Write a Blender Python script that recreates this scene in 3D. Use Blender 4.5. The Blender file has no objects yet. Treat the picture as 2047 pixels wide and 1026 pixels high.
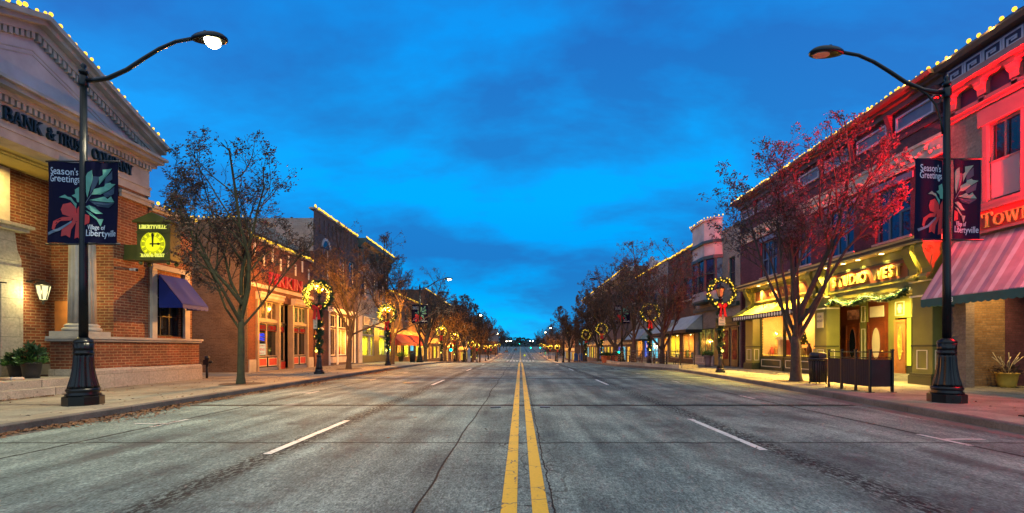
import bpy, bmesh, math, random
import numpy as np
from math import sin, cos, pi, radians
from mathutils import Vector, Matrix
random.seed(7)
S = bpy.context.scene
COL = S.collection

# ------------------------------------------------------------------ camera
cam = bpy.data.cameras.new('camera'); camo = bpy.data.objects.new('camera', cam); COL.objects.link(camo)
camo.location = (0, 0, 1.5); camo.rotation_euler = (radians(90), 0, 0)
cam.sensor_width = 36; cam.lens = 16.09
cam.shift_x = -0.0081; cam.shift_y = 0.0894
cam.clip_start = 0.1; cam.clip_end = 5000
S.camera = camo

# ------------------------------------------------------------------ colour management
S.view_settings.view_transform = 'Standard'; S.view_settings.look = 'None'
S.view_settings.exposure = 0.85; S.view_settings.gamma = 1.0

def lin(r, g, b):
    f = lambda c: (c/255/12.92) if c/255 <= .04045 else ((c/255+.055)/1.055)**2.4
    return (f(r), f(g), f(b), 1.0)

# ------------------------------------------------------------------ world: dusk sky with clouds
W = bpy.data.worlds.new('World'); S.world = W; W.use_nodes = True
nt = W.node_tree; nt.nodes.clear()
def N(t, **kw):
    n = nt.nodes.new(t)
    for k, v in kw.items():
        if k.startswith('i_'): n.inputs[k[2:].replace('_', ' ')].default_value = v
        else: setattr(n, k, v)
    return n
def K(a, b): nt.links.new(a, b)
out = N('ShaderNodeOutputWorld'); bg = N('ShaderNodeBackground')
SUN_EL, SUN_ROT = radians(4), radians(180)
sky = N('ShaderNodeTexSky', sky_type='NISHITA', sun_disc=False, sun_elevation=SUN_EL, sun_rotation=SUN_ROT, ozone_density=6.0, air_density=1.0, dust_density=0.3)
tc = N('ShaderNodeTexCoord'); sep = N('ShaderNodeSeparateXYZ'); K(tc.outputs['Generated'], sep.inputs[0])
def M(op, a, b=None, clamp=False):
    n = N('ShaderNodeMath', operation=op, use_clamp=clamp)
    for i, v in enumerate((a, b)):
        if v is None: continue
        if isinstance(v, (int, float)): n.inputs[i].default_value = v
        else: K(v, n.inputs[i])
    return n.outputs[0]
zc = M('ADD', M('MAXIMUM', sep.outputs['Z'], 0.0), 0.34)
comb = N('ShaderNodeCombineXYZ'); K(M('DIVIDE', sep.outputs['X'], zc), comb.inputs[0]); K(M('DIVIDE', sep.outputs['Y'], zc), comb.inputs[1])
mp = N('ShaderNodeMapping'); mp.inputs['Scale'].default_value = (0.75, 1.15, 1); mp.inputs['Rotation'].default_value = (0, 0, radians(12)); mp.inputs['Location'].default_value = (1.9, 4.35, 0)
K(comb.outputs[0], mp.inputs[0])
nz = N('ShaderNodeTexNoise', i_Scale=2.1, i_Detail=6.0, i_Roughness=0.55); nz.inputs['Distortion'].default_value = .15
K(mp.outputs[0], nz.inputs['Vector'])
el = N('ShaderNodeValToRGB'); K(M('MAXIMUM', sep.outputs['Z'], 0.0), el.inputs[0])
cr = el.color_ramp; cr.elements[0].position = 0.0; cr.elements[0].color = lin(10, 165, 240)
cr.elements[1].position = 1.0; cr.elements[1].color = lin(20, 60, 150)
for p, c in ((.07, lin(0, 150, 236)), (.13, lin(0, 128, 216)), (.2, lin(0, 126, 218)), (.3, lin(0, 136, 230)), (.42, lin(6, 132, 226)), (.55, lin(10, 116, 214)), (.7, lin(24, 92, 188))):
    e = cr.elements.new(p); e.color = c
cl = N('ShaderNodeValToRGB'); K(nz.outputs[0], cl.inputs[0])
cl.color_ramp.elements[0].position = .40; cl.color_ramp.elements[0].color = (0, 0, 0, 1)
cl.color_ramp.elements[1].position = .60; cl.color_ramp.elements[1].color = (1, 1, 1, 1)
mixd = N('ShaderNodeMixRGB', blend_type='MULTIPLY'); mixd.inputs[2].default_value = (1.2, .62, .68, 1)
K(M('MULTIPLY', M('SUBTRACT', 1.0, cl.outputs[0]), .85), mixd.inputs[0]); K(el.outputs[0], mixd.inputs[1])
mixl = N('ShaderNodeMixRGB', blend_type='ADD'); mixl.inputs[2].default_value = (.0, .05, .085, 1)
K(cl.outputs[0], mixl.inputs[0]); mixg = N('ShaderNodeMixRGB'); mixg.inputs[2].default_value = (.045, .12, .36, 1); K(M('MULTIPLY', M('SUBTRACT', 1.0, cl.outputs[0]), .22), mixg.inputs[0]); K(mixd.outputs[0], mixg.inputs[1]); K(mixg.outputs[0], mixl.inputs[1])
# purple-grey veil towards both sides of the street
ax = M('ABSOLUTE', sep.outputs['X']); veil = M('MULTIPLY', M('SUBTRACT', ax, .35, True), .55, True)
mixv = N('ShaderNodeMixRGB'); mixv.inputs[2].default_value = lin(58, 86, 182); K(M('MULTIPLY', veil, 1.5, True), mixv.inputs[0]); K(mixl.outputs[0], mixv.inputs[1])
mixs = N('ShaderNodeMixRGB', blend_type='ADD'); mixs.inputs[0].default_value = 0.004
K(mixv.outputs[0], mixs.inputs[1]); K(sky.outputs[0], mixs.inputs[2])
teal = N('ShaderNodeMixRGB', blend_type='MULTIPLY'); teal.inputs[0].default_value = 1; teal.inputs[2].default_value = (.9, 1.05, .92, 1); K(mixs.outputs[0], teal.inputs[1]); K(teal.outputs[0], bg.inputs[0]); bg.inputs[1].default_value = 0.76; K(bg.outputs[0], out.inputs[0])

# ------------------------------------------------------------------ the last daylight behind the camera: one very soft sun
sun = bpy.data.lights.new('sun', 'SUN'); so = bpy.data.objects.new('sun', sun); COL.objects.link(so)
sun.energy = 1.0; sun.angle = radians(120); sun.color = (.98, .95, .60)
so.rotation_euler = (radians(38), 0, 0)

# ------------------------------------------------------------------ materials
MAT = {}
def newmat(name):
    m = bpy.data.materials.new(name); m.use_nodes = True; m.node_tree.nodes.clear(); MAT[name] = m; return m
class G:
    """tiny node-graph writer"""
    def __init__(s, name):
        s.m = newmat(name); s.t = s.m.node_tree
        s.o = s.n('ShaderNodeOutputMaterial')
    def n(s, t, **kw):
        n = s.t.nodes.new(t)
        for k, v in kw.items(): setattr(n, k, v)
        return n
    def set(s, sock, v):
        if isinstance(v, bpy.types.NodeSocket): s.t.links.new(v, sock)
        else: sock.default_value = v
    def math(s, op, a, b=0.0, c=None, clamp=False):
        n = s.n('ShaderNodeMath', operation=op, use_clamp=clamp); s.set(n.inputs[0], a); s.set(n.inputs[1], b)
        if c is not None: s.set(n.inputs[2], c)
        return n.outputs[0]
    def noise(s, scale, detail=3, rough=.55, vec=None, dim=None):
        n = s.n('ShaderNodeTexNoise'); n.inputs['Scale'].default_value = scale; n.inputs['Detail'].default_value = detail; n.inputs['Roughness'].default_value = rough
        s.t.links.new(vec or s.obj(), n.inputs['Vector']); return n.outputs[0]
    def obj(s):
        if not hasattr(s, '_o'): s._o = s.n('ShaderNodeNewGeometry').outputs['Position']
        return s._o
    def uv(s):
        if not hasattr(s, '_u'): s._u = s.n('ShaderNodeTexCoord').outputs['UV']
        return s._u
    def ramp(s, f, stops):
        n = s.n('ShaderNodeValToRGB'); s.set(n.inputs[0], f); e = n.color_ramp.elements
        e[0].position, e[0].color = stops[0][0], stops[0][1]; e[1].position, e[1].color = stops[-1][0], stops[-1][1]
        for p, c in stops[1:-1]: x = e.new(p); x.color = c
        return n.outputs[0]
    def step(s, f, a, b):
        n = s.n('ShaderNodeMapRange', interpolation_type='SMOOTHSTEP'); s.set(n.inputs[0], f); n.inputs[1].default_value = a; n.inputs[2].default_value = b
        return n.outputs[0]
    def mix(s, f, a, b, mode='MIX'):
        n = s.n('ShaderNodeMixRGB', blend_type=mode); s.set(n.inputs[0], f); s.set(n.inputs[1], a); s.set(n.inputs[2], b); return n.outputs[0]
    def bump(s, h, st=.3, d=.02):
        n = s.n('ShaderNodeBump'); n.inputs['Strength'].default_value = st; n.inputs['Distance'].default_value = d; s.set(n.inputs['Height'], h); return n.outputs[0]
    def bsdf(s, col, rough=.7, metal=0, nrm=None, spec=None, coat=None):
        b = s.n('ShaderNodeBsdfPrincipled'); s.set(b.inputs['Base Color'], col); s.set(b.inputs['Roughness'], rough); b.inputs['Metallic'].default_value = metal
        if nrm is not None: s.set(b.inputs['Normal'], nrm)
        if spec is not None: b.inputs['Specular IOR Level'].default_value = spec
        if coat: b.inputs['Coat Weight'].default_value = coat; b.inputs['Coat Roughness'].default_value = .12
        s.t.links.new(b.outputs[0], s.o.inputs[0]); return b
def dk(c, k): return (c[0]*k, c[1]*k, c[2]*k, 1)
def plain(name, c, rough=.6, var=.25, scale=3.0, metal=0, bump=0, spec=None, coat=None):
    g = G(name); c = lin(*c) if max(c) > 1.001 else (*c[:3], 1)
    n = g.noise(scale, 5)
    col = g.ramp(n, [(.3, dk(c, 1-var)), (.7, dk(c, 1+var))])
    g.bsdf(col, g.math('ADD', rough, g.math('MULTIPLY', g.math('SUBTRACT', n, .5), .25)), metal, g.bump(g.noise(scale*12, 3), bump, .01) if bump else None, spec, coat)
    return g.m
def brick(name, c1, c2, mortar, w=.30, h=.095, ms=.012, rough=.85, stain=.3):
    g = G(name); t = g.n('ShaderNodeTexBrick'); g.t.links.new(g.uv(), t.inputs['Vector'])
    t.inputs['Scale'].default_value = 1; t.inputs['Brick Width'].default_value = w; t.inputs['Row Height'].default_value = h; t.inputs['Mortar Size'].default_value = ms
    t.inputs['Mortar Smooth'].default_value = .2; t.inputs['Bias'].default_value = -.1
    t.inputs['Color1'].default_value = (*c1, 1); t.inputs['Color2'].default_value = (*c2, 1); t.inputs['Mortar'].default_value = (*mortar, 1)
    n = g.noise(.9, 6, .6); n2 = g.noise(14, 3)
    col = g.mix(1, t.outputs[0], g.ramp(n, [(.3, (1-stain,)*3+(1,)), (.7, (1+stain*.6,)*3+(1,))]), 'MULTIPLY')
    col = g.mix(1, col, g.ramp(n2, [(.3, (.78, .78, .78, 1)), (.7, (1.2, 1.2, 1.2, 1))]), 'MULTIPLY')
    g.bsdf(col, rough, 0, g.bump(g.math('SUBTRACT', g.math('MULTIPLY', n2, .3), t.outputs[1]), .6, .012))
    return g.m
def emis(name, c, st, sample=True):
    g = G(name); e = g.n('ShaderNodeEmission'); e.inputs[0].default_value = (*c[:3], 1); e.inputs[1].default_value = st
    g.t.links.new(e.outputs[0], g.o.inputs[0])
    if not sample: g.m.cycles.emission_sampling = 'NONE'
    return g.m
def lit_window(name, c, st, dark=.25):
    """a lamp-lit room behind glass: uneven glow with darker shapes of furniture and stock, glossy pane in front"""
    g = G(name); n = g.noise(1.7, 4, .6); n2 = g.noise(6, 2)
    f = g.math('MULTIPLY', g.step(n, .35, .62), g.step(n2, .3, .55))
    col = g.mix(g.math('MAXIMUM', f, dark), (c[0]*.18, c[1]*.10, c[2]*.08, 1), (*c, 1))
    b = g.bsdf((.02, .02, .02, 1), .06); g.set(b.inputs['Emission Color'], col); b.inputs['Emission Strength'].default_value = st
    g.m.cycles.emission_sampling = 'NONE' if st < 2 else 'AUTO'
    return g.m
def clear_glass(name, tint=(.92, .94, .93, 1)):
    g = G(name); t = g.n('ShaderNodeBsdfTransparent'); t.inputs[0].default_value = tint; gl = g.n('ShaderNodeBsdfGlossy'); gl.inputs['Roughness'].default_value = .02
    fr = g.n('ShaderNodeFresnel'); fr.inputs[0].default_value = 1.45; m = g.n('ShaderNodeMixShader')
    ge = g.n('ShaderNodeNewGeometry'); g.set(fr.inputs[0], g.math('SUBTRACT', 1.45, g.math('MULTIPLY', ge.outputs['Backfacing'], .76))); g.t.links.new(fr.outputs[0], m.inputs[0]); g.t.links.new(t.outputs[0], m.inputs[1]); g.t.links.new(gl.outputs[0], m.inputs[2]); g.t.links.new(m.outputs[0], g.o.inputs[0]); return g.m
def stripes(name, cols, width, axis=0, rough=.7):
    g = G(name); s2 = g.n('ShaderNodeSeparateXYZ'); g.t.links.new(g.uv(), s2.inputs[0])
    f = g.math('FRACT', g.math('DIVIDE', s2.outputs[axis], width*len(cols)))
    n = g.n('ShaderNodeValToRGB'); g.set(n.inputs[0], f); n.color_ramp.interpolation = 'CONSTANT'; e = n.color_ramp.elements
    e[0].position = 0; e[0].color = (*cols[0], 1); e[1].position = 1/len(cols); e[1].color = (*cols[1], 1)
    for i, c in enumerate(cols[2:], 2): x = e.new(i/len(cols)); x.color = (*c, 1)
    col = g.mix(1, n.outputs[0], g.ramp(g.noise(2.5, 5), [(.3, (.8, .8, .8, 1)), (.7, (1.1, 1.1, 1.1, 1))]), 'MULTIPLY')
    g.bsdf(col, rough, 0, g.bump(g.noise(5, 3), .2, .02)); return g.m

# --- masonry
brick('bank_brick', (.205, .052, .018), (.105, .026, .011), (.26, .165, .095), .32, .10, .015, .85, .55)
brick('tan_brick', (0.198, 0.120, 0.066), (0.144, 0.078, 0.036), (0.180, 0.132, 0.084), .24, .08, .010)
brick('pale_brick', (0.247, 0.225, 0.203), (0.195, 0.173, 0.158), (0.270, 0.255, 0.240), .3, .1, .01)
brick('red_brick', (.125, .034, .016), (.09, .022, .010), (0.132, 0.072, 0.048), .24, .08, .008)
brick('dark_brick', (.115, .034, .050), (.078, .022, .036), (.06, .03, .04), .24, .08, .008)
brick('grey_brick', (0.120, 0.078, 0.072), (0.090, 0.057, 0.054), (0.102, 0.078, 0.072), .24, .08, .008)
brick('cream_brick', (.27, .20, .15), (.2, .145, .105), (.22, .18, .15), .24, .08, .010)
brick('entry_brick', (0.300, 0.180, 0.078), (0.204, 0.102, 0.036), (0.180, 0.132, 0.078), .30, .085, .012)
brick('brown_brick', (0.102, 0.051, 0.033), (0.072, 0.036, 0.024), (0.072, 0.048, 0.036), .24, .08, .008)
brick('stone_blocks', (.31, .29, .25), (.28, .26, .23), (.16, .15, .13), 1.5, .62, .008, .8, .12)
plain('limestone', (.31, .30, .27), .8, .26, 1.6, bump=.4)
plain('pale_stone', (.36, .36, .385), .8, .26, 1.1, bump=.25)
plain('sandstone', (.46, .38, .31), .85, .22, 2.5, bump=.5)
plain('carved_sandstone', (.46, .38, .31), .85, .35, 9, bump=1.0)
plain('white_paint', (.72, .69, .62), .55, .08, 2)
plain('olive_paint', (.17, .17, .035), .45, .12, 2.0)
plain('dark_olive_paint', (.035, .042, .016), .45, .15, 2.0)
plain('cream_paint', (.62, .53, .30), .6, .08, 1.5)
plain('trim_cream', (.68, .62, .46), .5, .08, 4)
plain('sign_brown', (.24, .07, .015), .5, .12, 3)
plain('gold_paint', (.72, .50, .12), .4, .12, 8)
plain('mahogany', (.17, .038, .012), .35, .3, 2.5)
plain('door_orange', (.42, .16, .045), .4, .2, 2.5)
plain('black_paint', (.012, .012, .014), .4, .3, 4)
plain('lamp_green', (.002, .004, .006), .32, .35, 5, spec=.32)
plain('iron_black', (.014, .014, .018), .42, .3, 6, metal=.3)
plain('blue_grey_paint', (.10, .13, .20), .5, .15, 3)
plain('teal_trim', (.02, .06, .07), .5, .2, 3)
plain('taupe_paint', (.24, .19, .15), .5, .12, 2.5)
plain('panel_red', (.42, .045, .028), .45, .12, 3)
plain('roof_tar', (.04, .04, .045), .9, .3, 1)
plain('slate_roof', (.05, .055, .07), .8, .3, 3)
plain('gutter_brown', (.07, .055, .05), .5, .15, 3)
plain('ledge_pink', (.28, .13, .115), .7, .12, 2)
plain('frieze_navy', (.020, .018, .05), .6, .2, 2)
plain('key_grey', (.30, .32, .40), .6, .1, 4)
plain('soffit_olive', (.42, .34, .10), .6, .1, 1.5)
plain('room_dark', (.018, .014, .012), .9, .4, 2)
plain('room_warm', (.62, .36, .16), .8, .15, 1.2)
plain('room_floor', (.22, .12, .06), .5, .2, 3)
plain('terracotta', (.36, .10, .045), .75, .15, 4)
plain('pot_yellow', (.52, .34, .05), .45, .15, 4)
plain('pot_black', (.02, .018, .02), .4, .3, 5)
plain('soil', (.06, .038, .025), .95, .4, 14, bump=.6)
plain('bark', (.045, .033, .027), .9, .4, 7, bump=.6)
plain('bark_mossy', (.034, .036, .016), .9, .45, 5, bump=.6)
plain('pale_leaf', (.085, .060, .068), .75, .45, 2.2)
plain('twig_bark', (.034, .024, .022), .9, .3, 5)
plain('dry_leaf', (.075, .045, .032), .75, .5, 2.2)
plain('fallen_leaf', (.13, .060, .025), .8, .55, 9)
plain('green_leaf', (.06, .15, .03), .5, .4, 9)
plain('needle_green', (.016, .050, .014), .6, .5, 11)
plain('ribbon_red', (.62, .012, .014), .5, .15, 6)
plain('flower_red', (.50, .03, .012), .5, .3, 9)
plain('awning_blue', (.003, .020, .21), .75, .2, 2)
plain('awning_red', (.32, .025, .018), .7, .15, 2)
plain('awning_grey', (.30, .38, .46), .75, .15, 2)
plain('valance_black', (.012, .014, .018), .7, .2, 4)
plain('valance_green', (.018, .085, .075), .7, .2, 3)
plain('banner_navy', (.003, .003, .022), .85, .25, 2, spec=.15)
plain('banner_text', (.42, .50, .62), .6, .05, 5)
plain('holly_green', (.075, .25, .20), .65, .15, 6)
plain('holly_dark', (.010, .035, .075), .65, .15, 6)
plain('holly_stem', (.10, .15, .22), .65, .15, 6)
plain('bow_print', (.42, .018, .022), .65, .15, 4)
plain('clock_case', (.075, .085, .018), .45, .12, 3)
plain('letter_dark', (.012, .03, .035), .4, .2, 6, metal=.4)
plain('sign_red', (.30, .018, .035), .45, .1, 4)
plain('sign_grey', (.13, .12, .14), .5, .1, 3)
plain('sign_white', (.70, .70, .62), .5, .08, 4)
plain('sign_green', (.02, .22, .16), .5, .1, 4)
plain('sign_lime', (.45, .75, .03), .5, .1, 4)
plain('mailbox_blue', (.012, .06, .22), .4, .15, 4)
plain('gold_letter', (.66, .46, .10), .35, .12, 6)
plain('evergreen', (.012, .022, .016), .9, .4, 2)
plain('car_paint', (.02, .022, .03), .25, .2, 2, metal=.4)
plain('rubber', (.012, .012, .012), .9, .2, 4)
plain('newspaper', (.60, .45, .34), .9, .15, 7)
plain('ground_earth', (.06, .06, .055), .95, .3, .4)
stripes('awning_rose', [(.46, .26, .27), (.62, .48, .48), (.42, .24, .26), (.30, .20, .26), (.56, .40, .40), (.44, .26, .28)], .15)
stripes('awning_yellow', [(.66, .54, .05), (.46, .36, .02)], .13)
# --- window panes
g = G('dark_pane'); n_ = g.noise(.8, 2); g.bsdf((.012, .014, .018, 1), .035, 0, g.bump(n_, .04, .05), .8)
g = G('blue_pane'); g.bsdf((.03, .045, .08, 1), .03, .55, g.bump(g.noise(1.2, 2), .05, .06), 1.0)
g = G('red_lit_tint'); g.bsdf((.42, .27, .25, 1), .35, 0, None, .6)  # red light on the blind and unlit lamp lens, put into the colour
clear_glass('clear_glass'); clear_glass('amber_glass', (1, .80, .42, 1))
lit_window('amber_room', (1, .52, .07), 0.78)
lit_window('yellow_room', (1, .80, .04), 0.84, .45)
lit_window('lime_room', (.95, .92, .04), 0.81, .85)
lit_window('orange_room', (1, .38, .06), 0.62, .3)
lit_window('dim_room', (.55, .16, .04), .2, .02)
lit_window('dim_green_room', (.30, .26, .05), .45, .05)
lit_window('cyan_room', (.15, .75, 1), 0.74, .5)
lit_window('red_room', (.8, .10, .03), .10, .0)
lit_window('blue_room', (.08, .2, 1), 0.62, .2)
# --- light sources
emis('bulb_glow', (1, .56, .045), 1.15, False)
emis('fairy_glow', (1, .62, .06), 1.0, False)
emis('star_glow', (1, .80, .12), 2.0, False)
emis('street_glow', (1, .86, .45), 30, False)
emis('far_glow', (1, .88, .62), 12, False)
emis('lantern_glow', (1, .46, .02), 1.3, False)
emis('porch_glow', (1, .90, .42), .85, False)
emis('downlight_glow', (1, .70, .22), 9, False)
emis('clock_glow', (.80, .80, .015), .72, False)
emis('clock_letter_glow', (.75, .75, .12), .7, False)
emis('red_neon', (1, .02, .01), 6, False)
emis('green_signal', (.0, 1, .55), 6, False)
emis('blue_neon', (.01, .06, 1), .8, False)
emis('white_neon', (1, .75, .4), .45, False)
emis('red_sign_glow', (1, .03, .015), .3, False)
# lantern glass that is off
g = G('frosted_glass'); g.bsdf((.50, .36, .14, 1), .25, 0, None, .6)
g = G('clock_halo'); g.bsdf((.075, .085, .018, 1), .45)

# --- asphalt: aggregate speckle, wheel wear, tar-filled seams and wandering cracks
def asphalt():
    g = G('asphalt'); P = g.obj(); sx = g.n('ShaderNodeSeparateXYZ'); g.t.links.new(P, sx.inputs[0]); X, Y = sx.outputs[0], sx.outputs[1]
    gm = g.n('ShaderNodeMapping'); gm.inputs['Scale'].default_value = (1, .42, 1); g.t.links.new(P, gm.inputs[0]); fine = g.noise(52, 2, .75, gm.outputs[0]); mid = g.noise(21, 3, .7, gm.outputs[0]); big = g.noise(.55, 6, .6)
    base = g.ramp(fine, [(.32, (.075, .094, .092, 1)), (.5, (.155, .204, .200, 1)), (.68, (.255, .32, .312, 1))])
    base = g.mix(1, base, g.ramp(mid, [(.34, (.62, .63, .64, 1)), (.66, (1.3, 1.3, 1.27, 1))]), 'MULTIPLY')
    base = g.mix(1, base, g.ramp(big, [(.36, (.58, .60, .62, 1)), (.64, (1.28, 1.26, 1.2, 1))]), 'MULTIPLY')
    st = g.n('ShaderNodeMapping'); st.inputs['Scale'].default_value = (1.4, .12, 1); g.t.links.new(P, st.inputs[0])
    streak = g.noise(1.6, 5, .6, st.outputs[0])
    base = g.mix(1, base, g.ramp(streak, [(.36, (.62, .63, .64, 1)), (.64, (1.25, 1.25, 1.22, 1))]), 'MULTIPLY')
    wob = g.math('MULTIPLY', g.math('SUBTRACT', g.noise(.22, 3, .5), .5), .34); wob2 = g.math('MULTIPLY', g.math('SUBTRACT', g.noise(2.2, 4, .65), .5), .22)
    xw = g.math('ADD', X, g.math('MULTIPLY', wob2, .6)); rag = g.math('ADD', .35, g.math('MULTIPLY', g.noise(9, 4, .7), 1.3))
    def line(coord, at, w):  # 1 on the line, ragged edges
        d = g.math('MULTIPLY', g.math('ABSOLUTE', g.math('SUBTRACT', coord, at)), rag); return g.math('SUBTRACT', 1.0, g.step(d, w*.25, w))
    dark = line(g.math('ADD', X, wob), -1.0, .021)
    for at, w in ((-7.05, .05), (6.95, .05), (.31, .014)):
        dark = g.math('MAXIMUM', dark, line(xw, at, w))
    yw = g.math('ADD', Y, g.math('ADD', wob2, g.math('MULTIPLY', wob, .25)))
    for at, w in ((12.0, .20), (22.6, .22), (33, .3)): dark = g.math('MAXIMUM', dark, line(yw, at, w))
    dark = g.math('MAXIMUM', dark, g.math('MULTIPLY', line(yw, 7.25, .055), .8))
    vo = g.n('ShaderNodeTexVoronoi', feature='DISTANCE_TO_EDGE'); vo.inputs['Scale'].default_value = 2.6; wv = g.n('ShaderNodeMixRGB'); wv.inputs[0].default_value = .18
    nn = g.n('ShaderNodeTexNoise'); nn.inputs['Scale'].default_value = 3; nn.inputs['Detail'].default_value = 4; g.t.links.new(P, nn.inputs['Vector'])
    g.t.links.new(P, wv.inputs[1]); g.t.links.new(nn.outputs[1], wv.inputs[2]); g.t.links.new(wv.outputs[0], vo.inputs['Vector'])
    near = g.math('SUBTRACT', 1.0, g.step(g.math('ABSOLUTE', X), .25, .8))
    crk = g.math('MULTIPLY', g.math('SUBTRACT', 1.0, g.step(vo.outputs[0], .008, .03)), g.math('MULTIPLY', near, g.step(big, .4, .56)))
    dark = g.math('MAXIMUM', dark, g.math('MULTIPLY', crk, .85))
    # rubbed, darker wheel paths and the blackened strip beside the lane lines
    path = None
    for at, w in ((-2.6, .45), (-4.4, .45), (2.7, .4), (4.5, .45), (-5.9, .35), (5.9, .35)):
        l = g.math('SUBTRACT', 1.0, g.step(g.math('ABSOLUTE', g.math('SUBTRACT', X, at)), w*.2, w)); path = l if path is None else g.math('MAXIMUM', path, l)
    path = g.math('MULTIPLY', path, g.step(g.noise(.9, 5, .65), .42, .62))
    scuff = None
    for at, w in ((-3.52, .40), (3.80, .42)):
        l = g.math('SUBTRACT', 1.0, g.step(g.math('ABSOLUTE', g.math('SUBTRACT', X, at)), .05, w)); scuff = l if scuff is None else g.math('MAXIMUM', scuff, l)
    scuff = g.math('MULTIPLY', scuff, g.math('MULTIPLY', g.step(g.noise(20, 3, .75, gm.outputs[0]), .40, .56), .95))
    base = g.mix(g.math('MULTIPLY', path, .62), base, (.05, .052, .054, 1)); base = g.mix(scuff, base, (.010, .011, .012, 1))
    base = g.mix(g.math('MULTIPLY', dark, .985), base, (.008, .008, .009, 1))
    oil = g.math('MULTIPLY', g.step(g.noise(1.9, 4, .6), .60, .68), g.step(g.noise(.3, 2, .5), .5, .6)); base = g.mix(g.math('MULTIPLY', oil, .55), base, (.03, .033, .035, 1))
    spots = g.step(g.noise(.7, 2, .4), .70, .74); base = g.mix(g.math('MULTIPLY', spots, .35), base, (.3, .3, .29, 1))
    g.bsdf(base, g.math('ADD', .62, g.math('MULTIPLY', fine, .3)), 0, g.bump(g.math('SUBTRACT', fine, g.math('MULTIPLY', dark, .8)), .55, .012), .10)
asphalt()
def worn(name, c, thr=.5):
    g = G(name); n = g.noise(26, 5, .75); n2 = g.noise(2.5, 4)
    f = g.step(g.math('ADD', g.math('MULTIPLY', n, .6), g.math('MULTIPLY', n2, .4)), thr-.14, thr)
    vo = g.n('ShaderNodeTexVoronoi', feature='DISTANCE_TO_EDGE'); vo.inputs['Scale'].default_value = 3.2; nn = g.n('ShaderNodeTexNoise'); nn.inputs['Scale'].default_value = 4; g.t.links.new(g.obj(), nn.inputs['Vector'])
    wv = g.n('ShaderNodeMixRGB'); wv.inputs[0].default_value = .2; g.t.links.new(g.obj(), wv.inputs[1]); g.t.links.new(nn.outputs[1], wv.inputs[2]); g.t.links.new(wv.outputs[0], vo.inputs['Vector'])
    f = g.math('MULTIPLY', f, g.math('MAXIMUM', g.step(vo.outputs[0], .008, .025), g.step(n2, .48, .56)))
    g.bsdf(g.mix(f, (.06, .06, .055, 1), g.mix(n, dk((*c, 1), .75), dk((*c, 1), 1.15))), .6, 0, g.bump(n, .3, .006)); return g.m
worn('yellow_road_paint', (.72, .42, .006), .45); worn('white_road_paint', (.60, .64, .60), .48); worn('faint_road_paint', (.48, .50, .48), .52)
def concrete(name, c, jx, jy, dirt=.5):
    g = G(name); sx = g.n('ShaderNodeSeparateXYZ'); g.t.links.new(g.obj(), sx.inputs[0])
    def joint(v, p): return g.math('SUBTRACT', 1.0, g.step(g.math('ABSOLUTE', g.math('SUBTRACT', g.math('FRACT', g.math('DIVIDE', v, p)), .5)), .004/p, .022/p))
    j = g.math('MAXIMUM', joint(sx.outputs[0], jx), joint(sx.outputs[1], jy)) if jx else joint(sx.outputs[1], jy)
    n = g.noise(.8, 6, .65); f = g.noise(26, 3)
    fl = g.n('ShaderNodeCombineXYZ')
    for i_, p_ in ((0, jx or 9), (1, jy)): g.set(fl.inputs[i_], g.math('FLOOR', g.math('ADD', g.math('DIVIDE', sx.outputs[i_], p_), .5)))
    wn = g.n('ShaderNodeTexWhiteNoise'); g.t.links.new(fl.outputs[0], wn.inputs['Vector'])
    col = g.ramp(n, [(.3, dk(c, 1-dirt)), (.7, dk(c, 1.15))]); col = g.mix(1, col, g.ramp(wn.outputs['Value'], [(0, (.8, .8, .8, 1)), (1, (1.12, 1.12, 1.12, 1))]), 'MULTIPLY'); col = g.mix(1, col, g.ramp(f, [(.3, (.78, .78, .78, 1)), (.7, (1.2, 1.2, 1.2, 1))]), 'MULTIPLY')
    sp = g.step(g.noise(5.5, 3, .6), .63, .67); col = g.mix(g.math('MULTIPLY', sp, .6), col, (.05, .045, .04, 1))
    g.bsdf(g.mix(g.math('MULTIPLY', j, .8), col, (.03, .03, .028, 1)), .8, 0, g.bump(g.math('SUBTRACT', f, j), .35, .01)); return g.m
concrete('walk_concrete', (.25, .23, .175, 1), 1.52, 1.52, .55); concrete('curb_concrete', (.11, .105, .10, 1), None, 3.05, .6); concrete('gutter_concrete', (.12, .115, .105, 1), None, 3.05, .45)
concrete('ledge_concrete', (.34, .31, .26, 1), None, 2.4, .35)
plain('slat_blue', (.005, .010, .024), .5, .2, 4, spec=.12)
for n_, w_ in (('amber_wall', (.55, .33, .13)), ('lime_wall', (.56, .55, .10)), ('yellow_wall', (.58, .46, .10))): plain(n_, w_, .85, .12, 1.2)
for n_, w_ in (('stock_red', (.35, .05, .03)), ('stock_blue', (.04, .08, .25)), ('stock_white', (.55, .5, .42)), ('stock_wood', (.16, .08, .03)), ('stock_green', (.05, .14, .05))): plain(n_, w_, .6, .2, 5)

# ------------------------------------------------------------------ terrain profile (the street dips after 50 m and climbs again)
_zy = [-80, 25, 35, 45, 52, 60, 70, 80, 97, 115, 138, 165, 220, 450, 600, 2500]
_zz = [0, 0, -.02, -.1, -.2, -.42, -.73, -1.05, -1.7, -2.35, -2.6, -2.35, -1.4, 2.5, 3.2, 5]
def zr(y): return float(np.interp(y, _zy, _zz))
_ry = [-15, 7.8, 11, 14, 20, 27, 30.2, 39, 60, 66, 2500]
_rx = [8.0, 8.7, 9.05, 9.4, 9.8, 10.2, 10.35, 8.1, 7.95, 9.0, 9.0]
def xr(y): return float(np.interp(y, _ry, _rx))
XL = -9.05

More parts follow.
